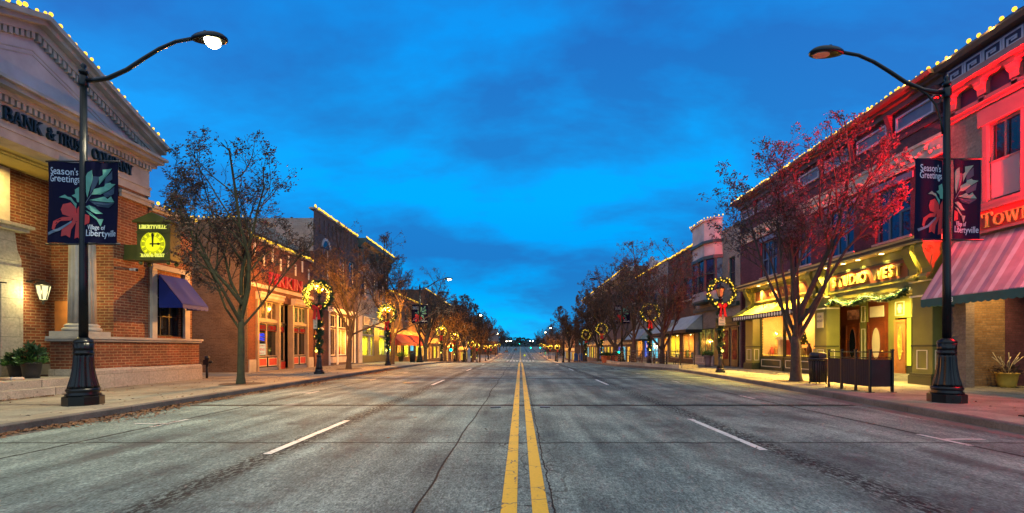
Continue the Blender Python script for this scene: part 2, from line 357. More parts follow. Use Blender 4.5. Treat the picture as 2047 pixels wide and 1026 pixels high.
# ------------------------------------------------------------------ mesh building
ORG = {}
class MB:
    def __init__(s): s.v = []; s.f = []; s.sm = []
    def add(s, vs, fs, smooth=False):
        b = len(s.v); s.v += [tuple(p) for p in vs]; s.f += [tuple(b+i for i in f) for f in fs]; s.sm += [smooth]*len(fs); return s
    def box(s, x0, x1, y0, y1, z0, z1):
        if x0 > x1: x0, x1 = x1, x0
        if y0 > y1: y0, y1 = y1, y0
        if z0 > z1: z0, z1 = z1, z0
        return s.add([(x0,y0,z0),(x1,y0,z0),(x1,y1,z0),(x0,y1,z0),(x0,y0,z1),(x1,y0,z1),(x1,y1,z1),(x0,y1,z1)],
                     [(0,3,2,1),(4,5,6,7),(0,1,5,4),(1,2,6,5),(2,3,7,6),(3,0,4,7)])
    def quad(s, a, b, c, d): return s.add([a,b,c,d], [(0,1,2,3)])
    def prism(s, poly, axis, a0, a1):
        """2-D outline pushed along an axis: 'x' outline is (y,z), 'y' outline is (x,z), 'z' outline is (x,y)"""
        mk = {'x': lambda p, a: (a, p[0], p[1]), 'y': lambda p, a: (p[0], a, p[1]), 'z': lambda p, a: (p[0], p[1], a)}[axis]
        n = len(poly); ar = sum(poly[i][0]*poly[(i+1)%n][1]-poly[(i+1)%n][0]*poly[i][1] for i in range(n))
        if ar < 0: poly = poly[::-1]
        lo, hi = min(a0,a1), max(a0,a1)
        if axis == 'y': lo, hi = hi, lo
        vs = [mk(p, lo) for p in poly]+[mk(p, hi) for p in poly]
        return s.add(vs, [tuple(range(n))[::-1], tuple(range(n, 2*n))]+[(i,(i+1)%n,n+(i+1)%n,n+i) for i in range(n)])
    def tube(s, pts, rad, n=8, cap=True, smooth=True):
        pts = [Vector(p) for p in pts]
        if isinstance(rad, (int, float)): rad = [rad]*len(pts)
        vs = []; up = None
        for i, p in enumerate(pts):
            d = (pts[min(i+1, len(pts)-1)]-pts[max(i-1, 0)]).normalized()
            if up is None: up = d.orthogonal().normalized()
            up = (up-d*up.dot(d))
            up = up.normalized() if up.length > 1e-6 else d.orthogonal().normalized()
            w = d.cross(up)
            for k in range(n):
                a = 2*pi*k/n; vs.append(p+(up*cos(a)+w*sin(a))*rad[i])
        fs = [(i*n+k, i*n+(k+1)%n, (i+1)*n+(k+1)%n, (i+1)*n+k) for i in range(len(pts)-1) for k in range(n)]
        if cap: fs += [tuple(range(n))[::-1], tuple((len(pts)-1)*n+k for k in range(n))]
        return s.add(vs, fs, smooth)
    def lathe(s, prof, cx=0, cy=0, cz=0, n=20, flute=0, fl=(0, 0), smooth=True):
        """profile [(r,z)] turned about a vertical axis; flute>0 cuts that many grooves between heights fl"""
        vs = []
        for r, z in prof:
            for k in range(n):
                a = 2*pi*k/n; rr = r
                if flute and fl[0] <= z <= fl[1]: rr = r*(1-.16*(.5+.5*cos(flute*a))**1.5)
                vs.append((cx+rr*cos(a), cy+rr*sin(a), cz+z))
        m = len(prof)
        fs = [(i*n+k, i*n+(k+1)%n, (i+1)*n+(k+1)%n, (i+1)*n+k) for i in range(m-1) for k in range(n)]
        fs += [tuple(range(n))[::-1], tuple((m-1)*n+k for k in range(n))]
        return s.add(vs, fs, smooth)
    def ball(s, c, r, n=10, sz=1.0):
        m = max(4, n//2); pr = [(max(.001, r*sin(pi*i/m)), -r*sz*cos(pi*i/m)) for i in range(m+1)]
        return s.lathe(pr, c[0], c[1], c[2], n)
    def build(s, name, mat, parent=None, base=None, **tags):
        o = ORG[parent.name] if parent is not None else Vector(base or (0, 0, 0))
        me = bpy.data.meshes.new(name)
        V = np.array(s.v, dtype=np.float32)-np.array(o, dtype=np.float32)
        me.from_pydata(V.tolist(), [], s.f); me.materials.append(MAT[mat])
        me.polygons.foreach_set('use_smooth', s.sm)
        nl = len(me.loops); li = np.empty(nl, dtype=np.int32); me.loops.foreach_get('vertex_index', li)
        nrm = np.empty(len(me.polygons)*3, dtype=np.float32); me.polygons.foreach_get('normal', nrm); nrm = np.abs(nrm.reshape(-1, 3))
        tot = np.empty(len(me.polygons), dtype=np.int32); me.polygons.foreach_get('loop_total', tot)
        dom = np.repeat(np.argmax(nrm+np.array([.001, .002, 0], dtype=np.float32), 1), tot); P = np.array(s.v, dtype=np.float32)[li]
        uv = np.empty((nl, 2), dtype=np.float32); uv[:, 0] = np.where(dom == 0, P[:, 1], P[:, 0]); uv[:, 1] = np.where(dom == 2, P[:, 1], P[:, 2])
        me.uv_layers.new(name='UVMap').data.foreach_set('uv', uv.ravel())
        ob = bpy.data.objects.new(name, me); COL.objects.link(ob); ob.location = o if parent is None else (0, 0, 0)
        if parent is not None: ob.parent = parent
        ORG[ob.name] = Vector(o)
        for k, v in tags.items(): ob[k] = v
        return ob
def thing(name, label, cat, loc=(0, 0, 0), group=None):
    o = bpy.data.objects.new(name, None); COL.objects.link(o); o.location = loc; o.empty_display_size = .2
    o['label'] = label; o['category'] = cat
    if group: o['group'] = group
    ORG[o.name] = Vector(loc); return o
def copy_tree(o, loc, label, rz=0, sc=1, parent=None):
    c = o.copy(); COL.objects.link(c)
    if parent is None:
        c.location = loc; c['label'] = label
        if rz: c.rotation_euler = (0, 0, rz)
        if sc != 1: c.scale = (sc if isinstance(sc, tuple) else (sc, sc, sc))
    else: c.parent = parent
    for ch in o.children: copy_tree(ch, None, None, parent=c)
    return c
def struct(mb, name, mat): return mb.build(name, mat, kind='structure')
def light(kind, loc, col, power, size=.1, rot=None, parent=None, **kw):
    l = bpy.data.lights.new('lamp_light', kind); l.color = col; l.energy = power
    if kind == 'AREA': l.shape = 'DISK'; l.size = size
    else: l.shadow_soft_size = size
    for k, v in kw.items(): setattr(l, k, v)
    o = bpy.data.objects.new('lamp_light', l); COL.objects.link(o)
    if parent is not None: o.parent = parent; o.location = Vector(loc)-ORG[parent.name]
    else: o.location = loc
    if rot: o.rotation_euler = rot
    return o

# ------------------------------------------------------------------ lettering
def text_mesh(txt, size, depth=.01, squeeze=1.0, bold=0):
    cu = bpy.data.curves.new('t', 'FONT'); cu.body = txt; cu.size = size; cu.extrude = depth/2; cu.resolution_u = 3; cu.offset = bold*size
    o = bpy.data.objects.new('t', cu); COL.objects.link(o); dg = bpy.context.evaluated_depsgraph_get(); dg.update()
    me = o.evaluated_get(dg).to_mesh(); vs = [(v.co.x*squeeze, v.co.y, v.co.z) for v in me.vertices]; fs = [tuple(p.vertices) for p in me.polygons]
    o.evaluated_get(dg).to_mesh_clear(); bpy.data.objects.remove(o); return vs, fs
# roman capitals: v stem, t thin stem, h bar, d thick diagonal, e thin diagonal, a bowl (thick), s serif
GL = {
 'A': (.92, 'e.12,0,.46,1 d.46,1,.80,0 h.24,.68,.34 s.12,.03 s.80,.03'), 'B': (.76, 'v.16 h.16,.42,.97 h.16,.44,.53 h.16,.44,.03 a.40,.75,.20,.20,-90,90 a.42,.28,.24,.23,-90,90 s.14,.97 s.14,.03'),
 'C': (.84, 'a.48,.5,.36,.46,45,315 t.78,.62,.9 s.76,.80'), 'D': (.86, 'v.16 h.16,.4,.97 h.16,.4,.03 a.40,.5,.34,.45,-90,90 s.14,.97 s.14,.03'), 'E': (.72, 'v.16 h.16,.64,.97 h.16,.5,.52 h.16,.66,.03 t.64,.76,.97 t.66,.03,.25 s.14,.97 s.14,.03'),
 'G': (.88, 'a.48,.5,.36,.46,45,360 v.78,.05,.44 t.76,.62,.9 s.76,.45'), 'F': (.68, 'v.16 h.16,.62,.97 h.16,.5,.52 t.62,.76,.97 s.14,.97 s.16,.03'), 'I': (.38, 'v.19 s.19,.97 s.19,.03'), 'K': (.86, 'v.16 e.20,.42,.68,.97 d.36,.56,.74,.03 s.16,.97 s.16,.03 s.68,.97 s.74,.03'),
 'L': (.70, 'v.16 h.16,.64,.03 t.64,.03,.28 s.16,.97 s.14,.03'), 'M': (1.06, 'e.16,0,.16,1 d.18,1,.53,.06 e.53,.06,.88,1 v.90 s.14,.97 s.16,.03 s.90,.97 s.90,.03'), 'N': (.92, 't.16,0,1 d.16,1,.76,.02 t.76,0,1 s.14,.97 s.16,.03 s.76,.97'),
 'O': (.92, 'a.46,.5,.37,.46,0,360'), 'P': (.72, 'v.16 h.16,.4,.97 h.16,.4,.47 a.40,.72,.22,.23,-90,90 s.14,.97 s.16,.03'), 'R': (.80, 'v.16 h.16,.4,.97 h.16,.42,.5 a.40,.74,.21,.21,-90,90 d.40,.5,.70,.03 s.14,.97 s.16,.03 s.72,.03'),
 'S': (.68, 'a.34,.73,.22,.22,20,270 a.34,.27,.24,.24,-160,90 t.56,.70,.9 t.10,.1,.3'), 'T': (.80, 'v.40 h.06,.74,.97 t.07,.74,.97 t.73,.74,.97 s.40,.03'), 'U': (.86, 'v.16,.34,1 t.70,.34,1 a.43,.34,.27,.32,180,360 s.16,.97 s.70,.97'),
 'V': (.86, 'd.12,1,.43,0 e.43,0,.76,1 s.12,.97 s.76,.97'), 'W': (1.2, 'd.10,1,.36,0 e.36,0,.60,.95 d.60,.95,.86,0 e.86,0,1.10,1 s.10,.97 s.60,.97 s.1.1,.97'.replace('s.1.1', 's1.1')), 'Y': (.84, 'd.10,1,.42,.46 e.74,1,.42,.46 v.42,0,.5 s.10,.97 s.74,.97 s.42,.03'),
 '&': (.92, 'a.38,.75,.18,.20,0,360 d.28,.62,.80,.03 a.36,.27,.26,.25,90,330 e.58,.14,.82,.5 s.82,.5 s.82,.03'), ' ': (.42, ''), 'H': (.9, 'v.16 v.74 h.16,.74,.5 s.16,.97 s.16,.03 s.74,.97 s.74,.03'),
}
def glyph(ch, h, bold=1.0):
    """strokes of one roman capital as 2-D polygons, letter height h"""
    w, spec = GL[ch]; T, t = .15*bold, .075*bold; out = []
    def seg(x0, y0, x1, y1, th):
        dx, dy = x1-x0, y1-y0; l = math.hypot(dx, dy); nx, ny = -dy/l*th/2, dx/l*th/2
        out.append([(x0+nx,y0+ny),(x1+nx,y1+ny),(x1-nx,y1-ny),(x0-nx,y0-ny)])
    for tok in spec.split():
        k = tok[0]; q = [float(x) for x in tok[1:].split(',')]
        if k == 'v': seg(q[0], q[1] if len(q) > 1 else 0, q[0], q[2] if len(q) > 1 else 1, T)
        elif k == 't': seg(q[0], q[1], q[0], q[2], t)
        elif k == 'h': seg(q[0], q[2], q[1], q[2], t)
        elif k == 'd': seg(*q, T)
        elif k == 'e': seg(*q, t)
        elif k == 's': seg(q[0]-.16, q[1], q[0]+.16, q[1], .06)
        elif k == 'a':
            cx, cy, rx, ry, a0, a1 = q; n = 12
            for i in range(n):
                A, B = radians(a0+(a1-a0)*i/n), radians(a0+(a1-a0)*(i+1)/n)
                p = lambda a, o: (cx+(rx+o*(T*.5*abs(cos(a))+t*.5*abs(sin(a))))*cos(a), cy+(ry+o*t*.6)*sin(a))
                out.append([p(A,1),p(B,1),p(B,-1),p(A,-1)])
    return w*h, [[(x*h, y*h) for x, y in pl] for pl in out]
def block_letters(parent, txt, h, place, mat, width, depth=.09):
    """bold block capitals, each letter its own mesh, filling a given width"""
    ws = []
    for ch in txt: vs, fs = text_mesh(ch, h/.73, depth, 1, .022); x0 = min(v[0] for v in vs); ws.append((vs, fs, x0, max(v[0] for v in vs)-x0))
    gap = h*.14; k = width/(sum(w[3] for w in ws)+gap*(len(ws)-1)); u = 0
    for vs, fs, x0, w in ws:
        MB().add([place(u+(v[0]-x0)*k, v[1], v[2]+depth/2) for v in vs], fs).build('letter', mat, parent); u += (w+gap)*k
def letters(parent, txt, h, place, mat, depth=.05, track=0., bold=1.0, name='letter', cond=1.0):
    """place(u, z, d) -> world point for a point u metres along the line, z above its foot, d metres out of the wall"""
    u = 0
    for ch in txt:
        w, polys = glyph(ch, h, bold)
        if polys:
            mb = MB()
            for i, pl in enumerate(polys):
                dd = depth+.0015*i; n = len(pl)
                fr = [place(u+x*cond, z, dd) for x, z in pl]; bk = [place(u+x*cond, z, 0) for x, z in pl]
                mb.add(fr+bk, [tuple(range(n)), tuple(range(n, 2*n))[::-1]]+[(j, n+j, n+(j+1)%n, (j+1)%n) for j in range(n)])
            mb.build(name, mat, parent)
        u += (w+track*h)*cond
    return u
def line_len(txt, h, track=0, cond=1.0): return sum((GL[c][0]+track)*h for c in txt)*cond
def plain_text(parent, txt, size, place, mat, depth=.008, squeeze=1.0, name='lettering', center=False, bold=0):
    vs, fs = text_mesh(txt, size, depth, squeeze, bold); xs = [v[0] for v in vs]; off = (max(xs)+min(xs))/2 if center else 0
    return MB().add([place(v[0]-off, v[1], v[2]+depth/2) for v in vs], fs).build(name, mat, parent)

# ------------------------------------------------------------------ facades along the street.  s=+1 faces +x (left side), s=-1 faces -x
def facade(mb, X, s, y0, y1, z0, z1, holes=(), deep=.22):
    ys = sorted({y0, y1, *[h[0] for h in holes], *[h[1] for h in holes]}); zs = sorted({z0, z1, *[h[2] for h in holes], *[h[3] for h in holes]})
    def q(a, b, c, d): mb.quad(*((a, b, c, d) if s > 0 else (d, c, b, a)))
    for i in range(len(ys)-1):
        for j in range(len(zs)-1):
            ym, zm = (ys[i]+ys[i+1])/2, (zs[j]+zs[j+1])/2
            if any(h[0] < ym < h[1] and h[2] < zm < h[3] for h in holes): continue
            q((X,ys[i],zs[j]), (X,ys[i+1],zs[j]), (X,ys[i+1],zs[j+1]), (X,ys[i],zs[j+1]))
    D = X-s*deep
    for a, b, c, d in holes:
        q((X,a,c), (X,a,d), (D,a,d), (D,a,c)); q((X,b,c), (D,b,c), (D,b,d), (X,b,d))
        q((X,a,d), (X,b,d), (D,b,d), (D,a,d)); q((X,a,c), (D,a,c), (D,b,c), (X,b,c))
def shell(mb, X, s, y0, y1, z0, z1, depth, cut=True):
    """side and back walls"""
    B = X-s*depth
    q = lambda a, b, c, d: mb.quad(*((a, b, c, d) if s > 0 else (d, c, b, a)))
    q((B,y0,z0), (X,y0,z0), (X,y0,z1), (B,y0,z1)); q((X,y1,z0), (B,y1,z0), (B,y1,z1), (X,y1,z1)); q((B,y1,z0), (B,y0,z0), (B,y0,z1), (B,y1,z1))
def window(par, X, s, a, b, c, d, cols=1, rows=2, fmat='white_paint', pane='dark_pane', deep=.1, fw=.06, mw=.035, sill=None, head=None, name='window'):
    mb = MB(); D = X-s*deep; th = .07
    bx = lambda x0, x1, *r: mb.box(min(x0,x1), max(x0,x1), *r)
    e = .001
    bx(D-s*th, D, a+e, a+fw, c+e, d-e); bx(D-s*th, D, b-fw, b-e, c+e, d-e); bx(D-s*th, D, a+fw, b-fw, c+e, c+fw); bx(D-s*th, D, a+fw, b-fw, d-fw, d-e)
    for i in range(1, cols):
        y = a+fw+(b-a-2*fw)*i/cols; bx(D-s*th*.9, D-s*.006, y-mw/2, y+mw/2, c+fw, d-fw)
    for j in range(1, rows):
        z = c+fw+(d-c-2*fw)*j/rows; bx(D-s*th*.8, D-s*.012, a+fw, b-fw, z-mw/2, z+mw/2)
    w = mb.build(name, fmat, par)
    near = pane in ('amber_room', 'lime_room', 'yellow_room') and a < 62 and c < 1.4 and c > -.5 and d-c > 1.5
    if near:
        kind = pane.split('_')[0]; pane = 'clear_glass'; I0, I1 = D-s*.1, D-s*1.25; rd = random.Random(int(a*31)); q = MB(); E = .004
        for f in (((I1,a,c),(I1,b,c),(I1,b,d),(I1,a,d)), ((I0,a+E,c),(I1,a+E,c),(I1,a+E,d),(I0,a+E,d)), ((I0,b-E,c),(I0,b-E,d),(I1,b-E,d),(I1,b-E,c)), ((I0,a,d-E),(I0,b,d-E),(I1,b,d-E),(I1,a,d-E))): q.quad(*f)
        q.build('shop_room', kind+'_wall', par); q = MB(); q.quad((I0,a,c+E),(I0,b,c+E),(I1,b,c+E),(I1,a,c+E)); q.build('shop_floor', 'stock_wood', par)
        for k in range(int((b-a)/.28)):
            y = rd.uniform(a+.15, b-.15); x = I0-s*rd.uniform(.15, .95); h = rd.uniform(.25, 1.0); w2 = rd.uniform(.06, .16); q = MB()
            if k % 3: q.lathe([(w2*.7, .005), (w2, h*.4), (w2*.6, h*.7), (w2*.75, h)], x, y, c+E, 10)
            else: q.box(x-w2, x+w2, y-w2, y+w2, c+E, c+h*.8)
            q.build('display_stock', rd.choice(('stock_red', 'stock_blue', 'stock_white', 'stock_wood', 'stock_green')), par)
        q = MB()
        for k in range(max(1, int((b-a)/.9))): q.lathe([(.05, d-.10), (.05, d-.02)], I0-s*.45, a+(b-a)*(k+.5)/max(1, int((b-a)/.9)), 0, 8)
        q.build('room_lamps', 'downlight_glow', par)
        light('AREA', (I0-s*.5, (a+b)/2, d-.12), {'amber': (1, .58, .16), 'lime': (1, .92, .16), 'yellow': (1, .78, .16)}[kind], 42*(b-a), .6, parent=par)
    p = MB(); P = D-s*.05; p.box(min(P, P-s*.012), max(P, P-s*.012), a+fw*.6, b-fw*.6, c+fw*.6, d-fw*.6); p.build('pane', pane, w)
    if sill: m2 = MB(); m2.box(min(X-s*.05, X+s*.09), max(X-s*.05, X+s*.09), a-.08, b+.08, c-.14, c-.002); m2.build('sill', sill, w)
    if head: m2 = MB(); m2.box(min(X-s*.05, X+s*.045), max(X-s*.05, X+s*.045), a-.12, b+.12, d+.002, d+.22); m2.build('lintel', head, w)
    return w
def building(name, label, X, s, y0, y1, z1, wall, depth=14, z0=None, holes=(), cat='building', cap='limestone', roof='roof_tar', deep=.22, z1b=None, room=1.4):
    ym = (y0+y1)/2; z0 = min(zr(y0), zr(y1))-.6 if z0 is None else z0
    t = thing(name, label, cat, (X-s*depth/2, ym, z0))
    mb = MB(); facade(mb, X, s, y0, y1, z0, z1, holes, deep); shell(mb, X, s, y0, y1, z0, z1b or z1, depth); mb.build('wall', wall, t)
    r = MB(); B = X-s*depth; r.box(min(B, X-s*.3), max(B, X-s*.3), y0+.1, y1-.1, (z1b or z1)-.5, (z1b or z1)-.35); r.build('roof', roof, t)
    if cap: c = MB(); c.box(min(X-s*.35, X+s*.06), max(X-s*.35, X+s*.06), y0+.004, y1-.004, z1+.002, z1+.12); c.build('coping', cap, t)
    # floor plate and dark back wall seen through openings
    if not room: return t
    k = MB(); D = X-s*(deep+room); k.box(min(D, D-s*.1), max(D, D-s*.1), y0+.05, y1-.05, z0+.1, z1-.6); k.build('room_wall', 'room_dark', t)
    return t
def fronted(name, label, X, s, y0, y1, z1, wall, wins, **kw):
    t = building(name, label, X, s, y0, y1, z1, wall, holes=[w[:4] for w in wins], **kw)
    for w in wins: window(t, X, s, *w[:4], **w[4])
    return t
def slope_awning(name, label, X, s, y0, y1, ztop, zbot, out, val, mat, vmat, group=None, scallop=0, text=None, tsize=.2, cat='awning', tmat='sign_white'):
    t = thing(name, label, cat, (X, (y0+y1)/2, zbot), group); F = X+s*out
    c = MB(); th = .025
    o = [(X+s*.01, ztop), (F, zbot), (F, zbot-th), (X+s*.01, ztop-th*2)]
    nb = max(2, round((y1-y0)/1.15)); ny, nx = nb*6, 6
    def cp(i, j, dz): f, v = i/ny, j/nx; sag = .055*sin(pi*v)*abs(sin(pi*f*nb))**.8; return (X+s*.01+(F-X-s*.01)*v, y0+(y1-y0)*f, ztop+(zbot-ztop)*v-sag-dz)
    for dz in (0, th): c.add([cp(i, j, dz) for i in range(ny+1) for j in range(nx+1)], [(i*(nx+1)+j, i*(nx+1)+j+1, (i+1)*(nx+1)+j+1, (i+1)*(nx+1)+j) for i in range(ny) for j in range(nx)], True)
    for y in (y0+.002, y1-.012): c.prism([(X+s*.012, ztop-th*2-.002), (F-s*.01, zbot-th-.002), (X+s*.012, zbot-th-.002)], 'y', y, y+.01)
    c.build('canopy', mat, t)
    v = MB(); n = max(1, int((y1-y0)/.22)) if scallop else 1
    pts = [(y0, zbot-th-.003), (y1, zbot-th-.003)]
    low = []
    for i in range(n*4+1 if scallop else 2):
        f = i/(n*4 if scallop else 1); low.append((y1+(y0-y1)*f, zbot-val-(scallop*abs(sin(pi*f*n)) if scallop else 0)))
    v.prism(pts+low, 'x', F, F-s*.012)
    for y in (y0+.002, y1-.012): v.box(min(X+s*.02, F-s*.014), max(X+s*.02, F-s*.014), y, y+.008, zbot-val, zbot-th-.006)
    v.build('valance', vmat, t)
    for y in (y0+.04, y1-.04): MB().tube([(X+s*.02, y, zbot-.05), (F-s*.03, y, zbot-.05)], .014, 6).build('frame_arm', 'iron_black', t)
    if text:
        u0, txt = text
        plain_text(t, txt, tsize, lambda u, z, d: (F+s*(d+.004), (u0+u) if s > 0 else (u0-u), zbot-val*.82+z), tmat)
    return t
_bulb = {}
def bulb_mesh(r, mat):
    k = (r, mat)
    if k not in _bulb: o = MB().ball((0, 0, 0), r, 8, 1.25).build('bulb', mat); _bulb[k] = o.data; COL.objects.unlink(o); bpy.data.objects.remove(o)
    return _bulb[k]
def bulbs(par, pts, r, mat, name='bulb', one=False):
    if one:
        mb = MB(); [mb.ball(p, r, 6) for p in pts]; o = mb.build(name, mat, par); o['kind'] = 'stuff'; return
    me = bulb_mesh(r, mat)
    for p in pts:
        if random.random() < .035: continue
        o = bpy.data.objects.new(name, me); COL.objects.link(o); o.parent = par; o.location = Vector(p)-ORG[par.name]; k = random.uniform(.72, 1.22); o.scale = (k, k, k)
def along(pts, gap):
    pts = [Vector(p) for p in pts]; out = []; carry = 0
    for a, b in zip(pts, pts[1:]):
        L = (b-a).length; t = carry
        while t < L: out.append(a+(b-a)*(t/L)); t += gap
        carry = t-L
    return out
def light_string(label, pts, gap, r=.05, one=False, lift=.0, mat='bulb_glow', glow=0):
    t = thing('light_string', label, 'string lights', pts[0], 'warm bulb strings along the rooflines')
    ps = along(pts, gap); ps = [p+Vector((random.uniform(-.02, .02), random.uniform(-.05, .05), lift+.02-.055*abs(sin(pi*i*gap/1.4))+random.uniform(-.025, .025))) for i, p in enumerate(ps)]
    MB().tube([p-Vector((0, 0, r*1.2)) for p in ps], .010 if not one else .02, 5).build('cable', 'iron_black', t)
    for k in range(glow): q = ps[int((k+.5)*len(ps)/glow)]; light('POINT', q+Vector((-.10 if q.x > 0 else .1, 0, .02)), (1, .55, .1), 9, .04, parent=t)
    if one: bulbs(t, ps, r, mat, 'bulbs', True)
    else: bulbs(t, ps[:100], r, mat)
    return t

# ------------------------------------------------------------------ trees
def make_tree(name, label, loc, H=10, R=3.6, fork=2.0, seed=1, limbs=7, lean=(0, 0), trunk_r=.17, leaf=.10, leaves=4, bark='bark', detail=1.0, group='bare street trees', leafmat='dry_leaf', spread=1.0, base=None, density=.4):
    rnd = random.Random(seed); t = thing(name, label, 'tree', loc, group); O = Vector(loc)
    wood, tw = MB(), MB(); lv, lf = [], []
    cb = base if base else fork*.8
    def inside(p, lvl=1):
        q = p-O-Vector((lean[0], lean[1], 0)); zc = cb+(H-cb)*.5; hz = (H-cb)*.53
        if lvl == 0 and q.z < zc: return math.hypot(q.x, q.y) < R
        rr = math.hypot(q.x, q.y)/R; zz = (q.z-zc)/hz; 
        if zz < 0: zz *= 1.0
        return rr*rr+zz*zz < 1.0
    def leafs(p, k):
        for _ in range(k):
            c = p+Vector((rnd.gauss(0, .07), rnd.gauss(0, .07), rnd.gauss(0, .07))); n = Vector((rnd.gauss(0, 1), rnd.gauss(0, 1), rnd.gauss(0, 1))).normalized()
            a = n.orthogonal().normalized(); b = n.cross(a); l = leaf*rnd.uniform(.6, 1.25); w = l*.42; f = n*l*.18
            i = len(lv); lv.extend([c-a*l*.5, c+b*w*.5+f, c+a*l*.5, c-b*w*.5+f]); lf.append((i, i+1, i+2, i+3))
    def branch(p, d, L, r, lvl):
        seg = max(2, int((6, 5, 4, 2)[lvl]*(1 if lvl < 2 else detail))); pts = [p]; rs = [r]; q = p.copy(); dd = d.copy()
        up = (.10, .10, .06, .05)[lvl]
        for i in range(seg):
            dd = (dd+Vector((rnd.gauss(0, .15), rnd.gauss(0, .15), rnd.gauss(0, .09)+up))).normalized()
            q = q+dd*L/seg
            if i > 0 and not inside(q, lvl): break
            pts.append(q.copy()); rs.append(max(.004, r*(1-.78*(i+1)/seg)))
        if len(pts) < 2: return
        (wood if lvl < 2 else tw).tube(pts, [max(q_, .0055) for q_ in rs], (7, 5, 3, 3)[lvl], cap=False)
        if lvl == 3:
            for q in pts[1:]: leafs(q, leaves if rnd.random() < density else 0)
            return
        nch = max(2, int((11, 8, 5)[lvl]*detail*rnd.uniform(.8, 1.2)))
        for k in range(nch):
            f = (.22, .18, .2)[lvl]+(1-(.22, .18, .2)[lvl])*(k+rnd.random())/nch; x = f*(len(pts)-1); i = min(int(x), len(pts)-2); pp = pts[i].lerp(pts[i+1], x-i)
            base = (pts[i+1]-pts[i]).normalized(); az = rnd.uniform(0, 2*pi); o = base.orthogonal().normalized(); o2 = base.cross(o); ang = radians(rnd.uniform(32, 62))
            nd = (base*cos(ang)+(o*cos(az)+o2*sin(az))*sin(ang)); nd.z += .12; nd.normalize()
            ln = L*(.46, .48, .46)[lvl]*rnd.uniform(.7, 1.15)*(1.05-.45*f)
            if inside(pp): branch(pp, nd, ln, max(.006, rs[i]*(.55, .55, .5)[lvl]), lvl+1)
        if lvl == 2: leafs(pts[-1], leaves if rnd.random() < density*1.5 else 0)
    top = O+Vector((lean[0]*.15, lean[1]*.15, fork))
    wood.tube([O-Vector((0, 0, .1)), O+Vector((0, 0, .08)), O+Vector((0, 0, .3)), O.lerp(top, .6), top, top+Vector((0, 0, .5))], [trunk_r*1.55, trunk_r*1.3, trunk_r*1.08, trunk_r*.95, trunk_r*.92, trunk_r*.6], 10)
    for k in range(limbs):
        az = 2*pi*(k+rnd.uniform(-.25, .25))/limbs; ang = radians(rnd.uniform(16, 48)*spread) if k else radians(5)
        d = Vector((sin(ang)*cos(az)+lean[0]*.05, sin(ang)*sin(az)+lean[1]*.05, cos(ang))).normalized()
        L = (H-fork)*rnd.uniform(.62, .98)*(1 if ang < radians(32) else .86)
        if k == 0: L = (H-fork)*1.0
        f0 = rnd.uniform(-.35, .35) if k % 2 or k == 0 else rnd.uniform(.3, (H-fork)*.28); branch(top+Vector((0, 0, f0)), d, L*(1-max(0, f0)/(H-fork)), trunk_r*(.66 if k == 0 else rnd.uniform(.36, .58)), 0)
    wood.build('trunk', bark, t)
    cr = tw; cr.add([tuple(v) for v in lv], lf)
    ob = cr.build('crown', 'twig_bark', t); ob.data.materials.append(MAT[leafmat])
    n = len(ob.data.polygons); mi = np.zeros(n, dtype=np.int32); mi[n-len(lf):] = 1; ob.data.polygons.foreach_set('material_index', mi)
    return t

# ================================================================== SETTING
def strip(name, mat, ys, fx0, fx1, dz, n=1):
    mb = MB(); vs, fs = [], []
    for y in ys:
        a, b = fx0(y), fx1(y)
        for i in range(n+1): vs.append((a+(b-a)*i/n, y, zr(y)+dz))
    for j in range(len(ys)-1):
        for i in range(n): k = j*(n+1)+i; fs.append((k, k+1, k+n+2, k+n+1))
    mb.add(vs, fs); return struct(mb, name, mat)
YS = [-15+2.5*i for i in range(90)]+[215+15*i for i in range(40)]+[900, 1300, 2000]
strip('ground', 'ground_earth', YS, lambda y: -900, lambda y: 900, -.30, 4)
strip('road', 'asphalt', YS, lambda y: -11.5, lambda y: 12.5, 0, 6)
strip('sidewalk', 'walk_concrete', YS, lambda y: -46, lambda y: XL-.18, .15)
strip('sidewalk', 'walk_concrete', YS, lambda y: xr(y)+.18, lambda y: 46, .15)
def curb(name, f, s):
    mb = MB(); vs, fs = [], []
    ys = sorted(set(YS+[30.2, 39, 60, 66, 11, 14, 20, 27, 7.8]))
    for y in ys:
        x, z = f(y), zr(y)
        for dx, dz in ((0, -.2), (.02, .13), (.045, .153), (.18, .153), (.18, -.2)): vs.append((x+s*dx, y, z+dz))
    for j in range(len(ys)-1):
        for i in range(4): k = j*5+i; fs.append((k, k+1, k+6, k+5) if s > 0 else (k, k+5, k+6, k+1))
    mb.add(vs, fs); struct(mb, name, 'curb_concrete')
curb('curb', lambda y: XL, -1); curb('curb', xr, 1)
strip('gutter', 'gutter_concrete', [y for y in YS if y < 700], lambda y: XL, lambda y: XL+.42, .004)
strip('gutter', 'gutter_concrete', [y for y in YS if y < 700], lambda y: xr(y)-.42, lambda y: xr(y), .004)
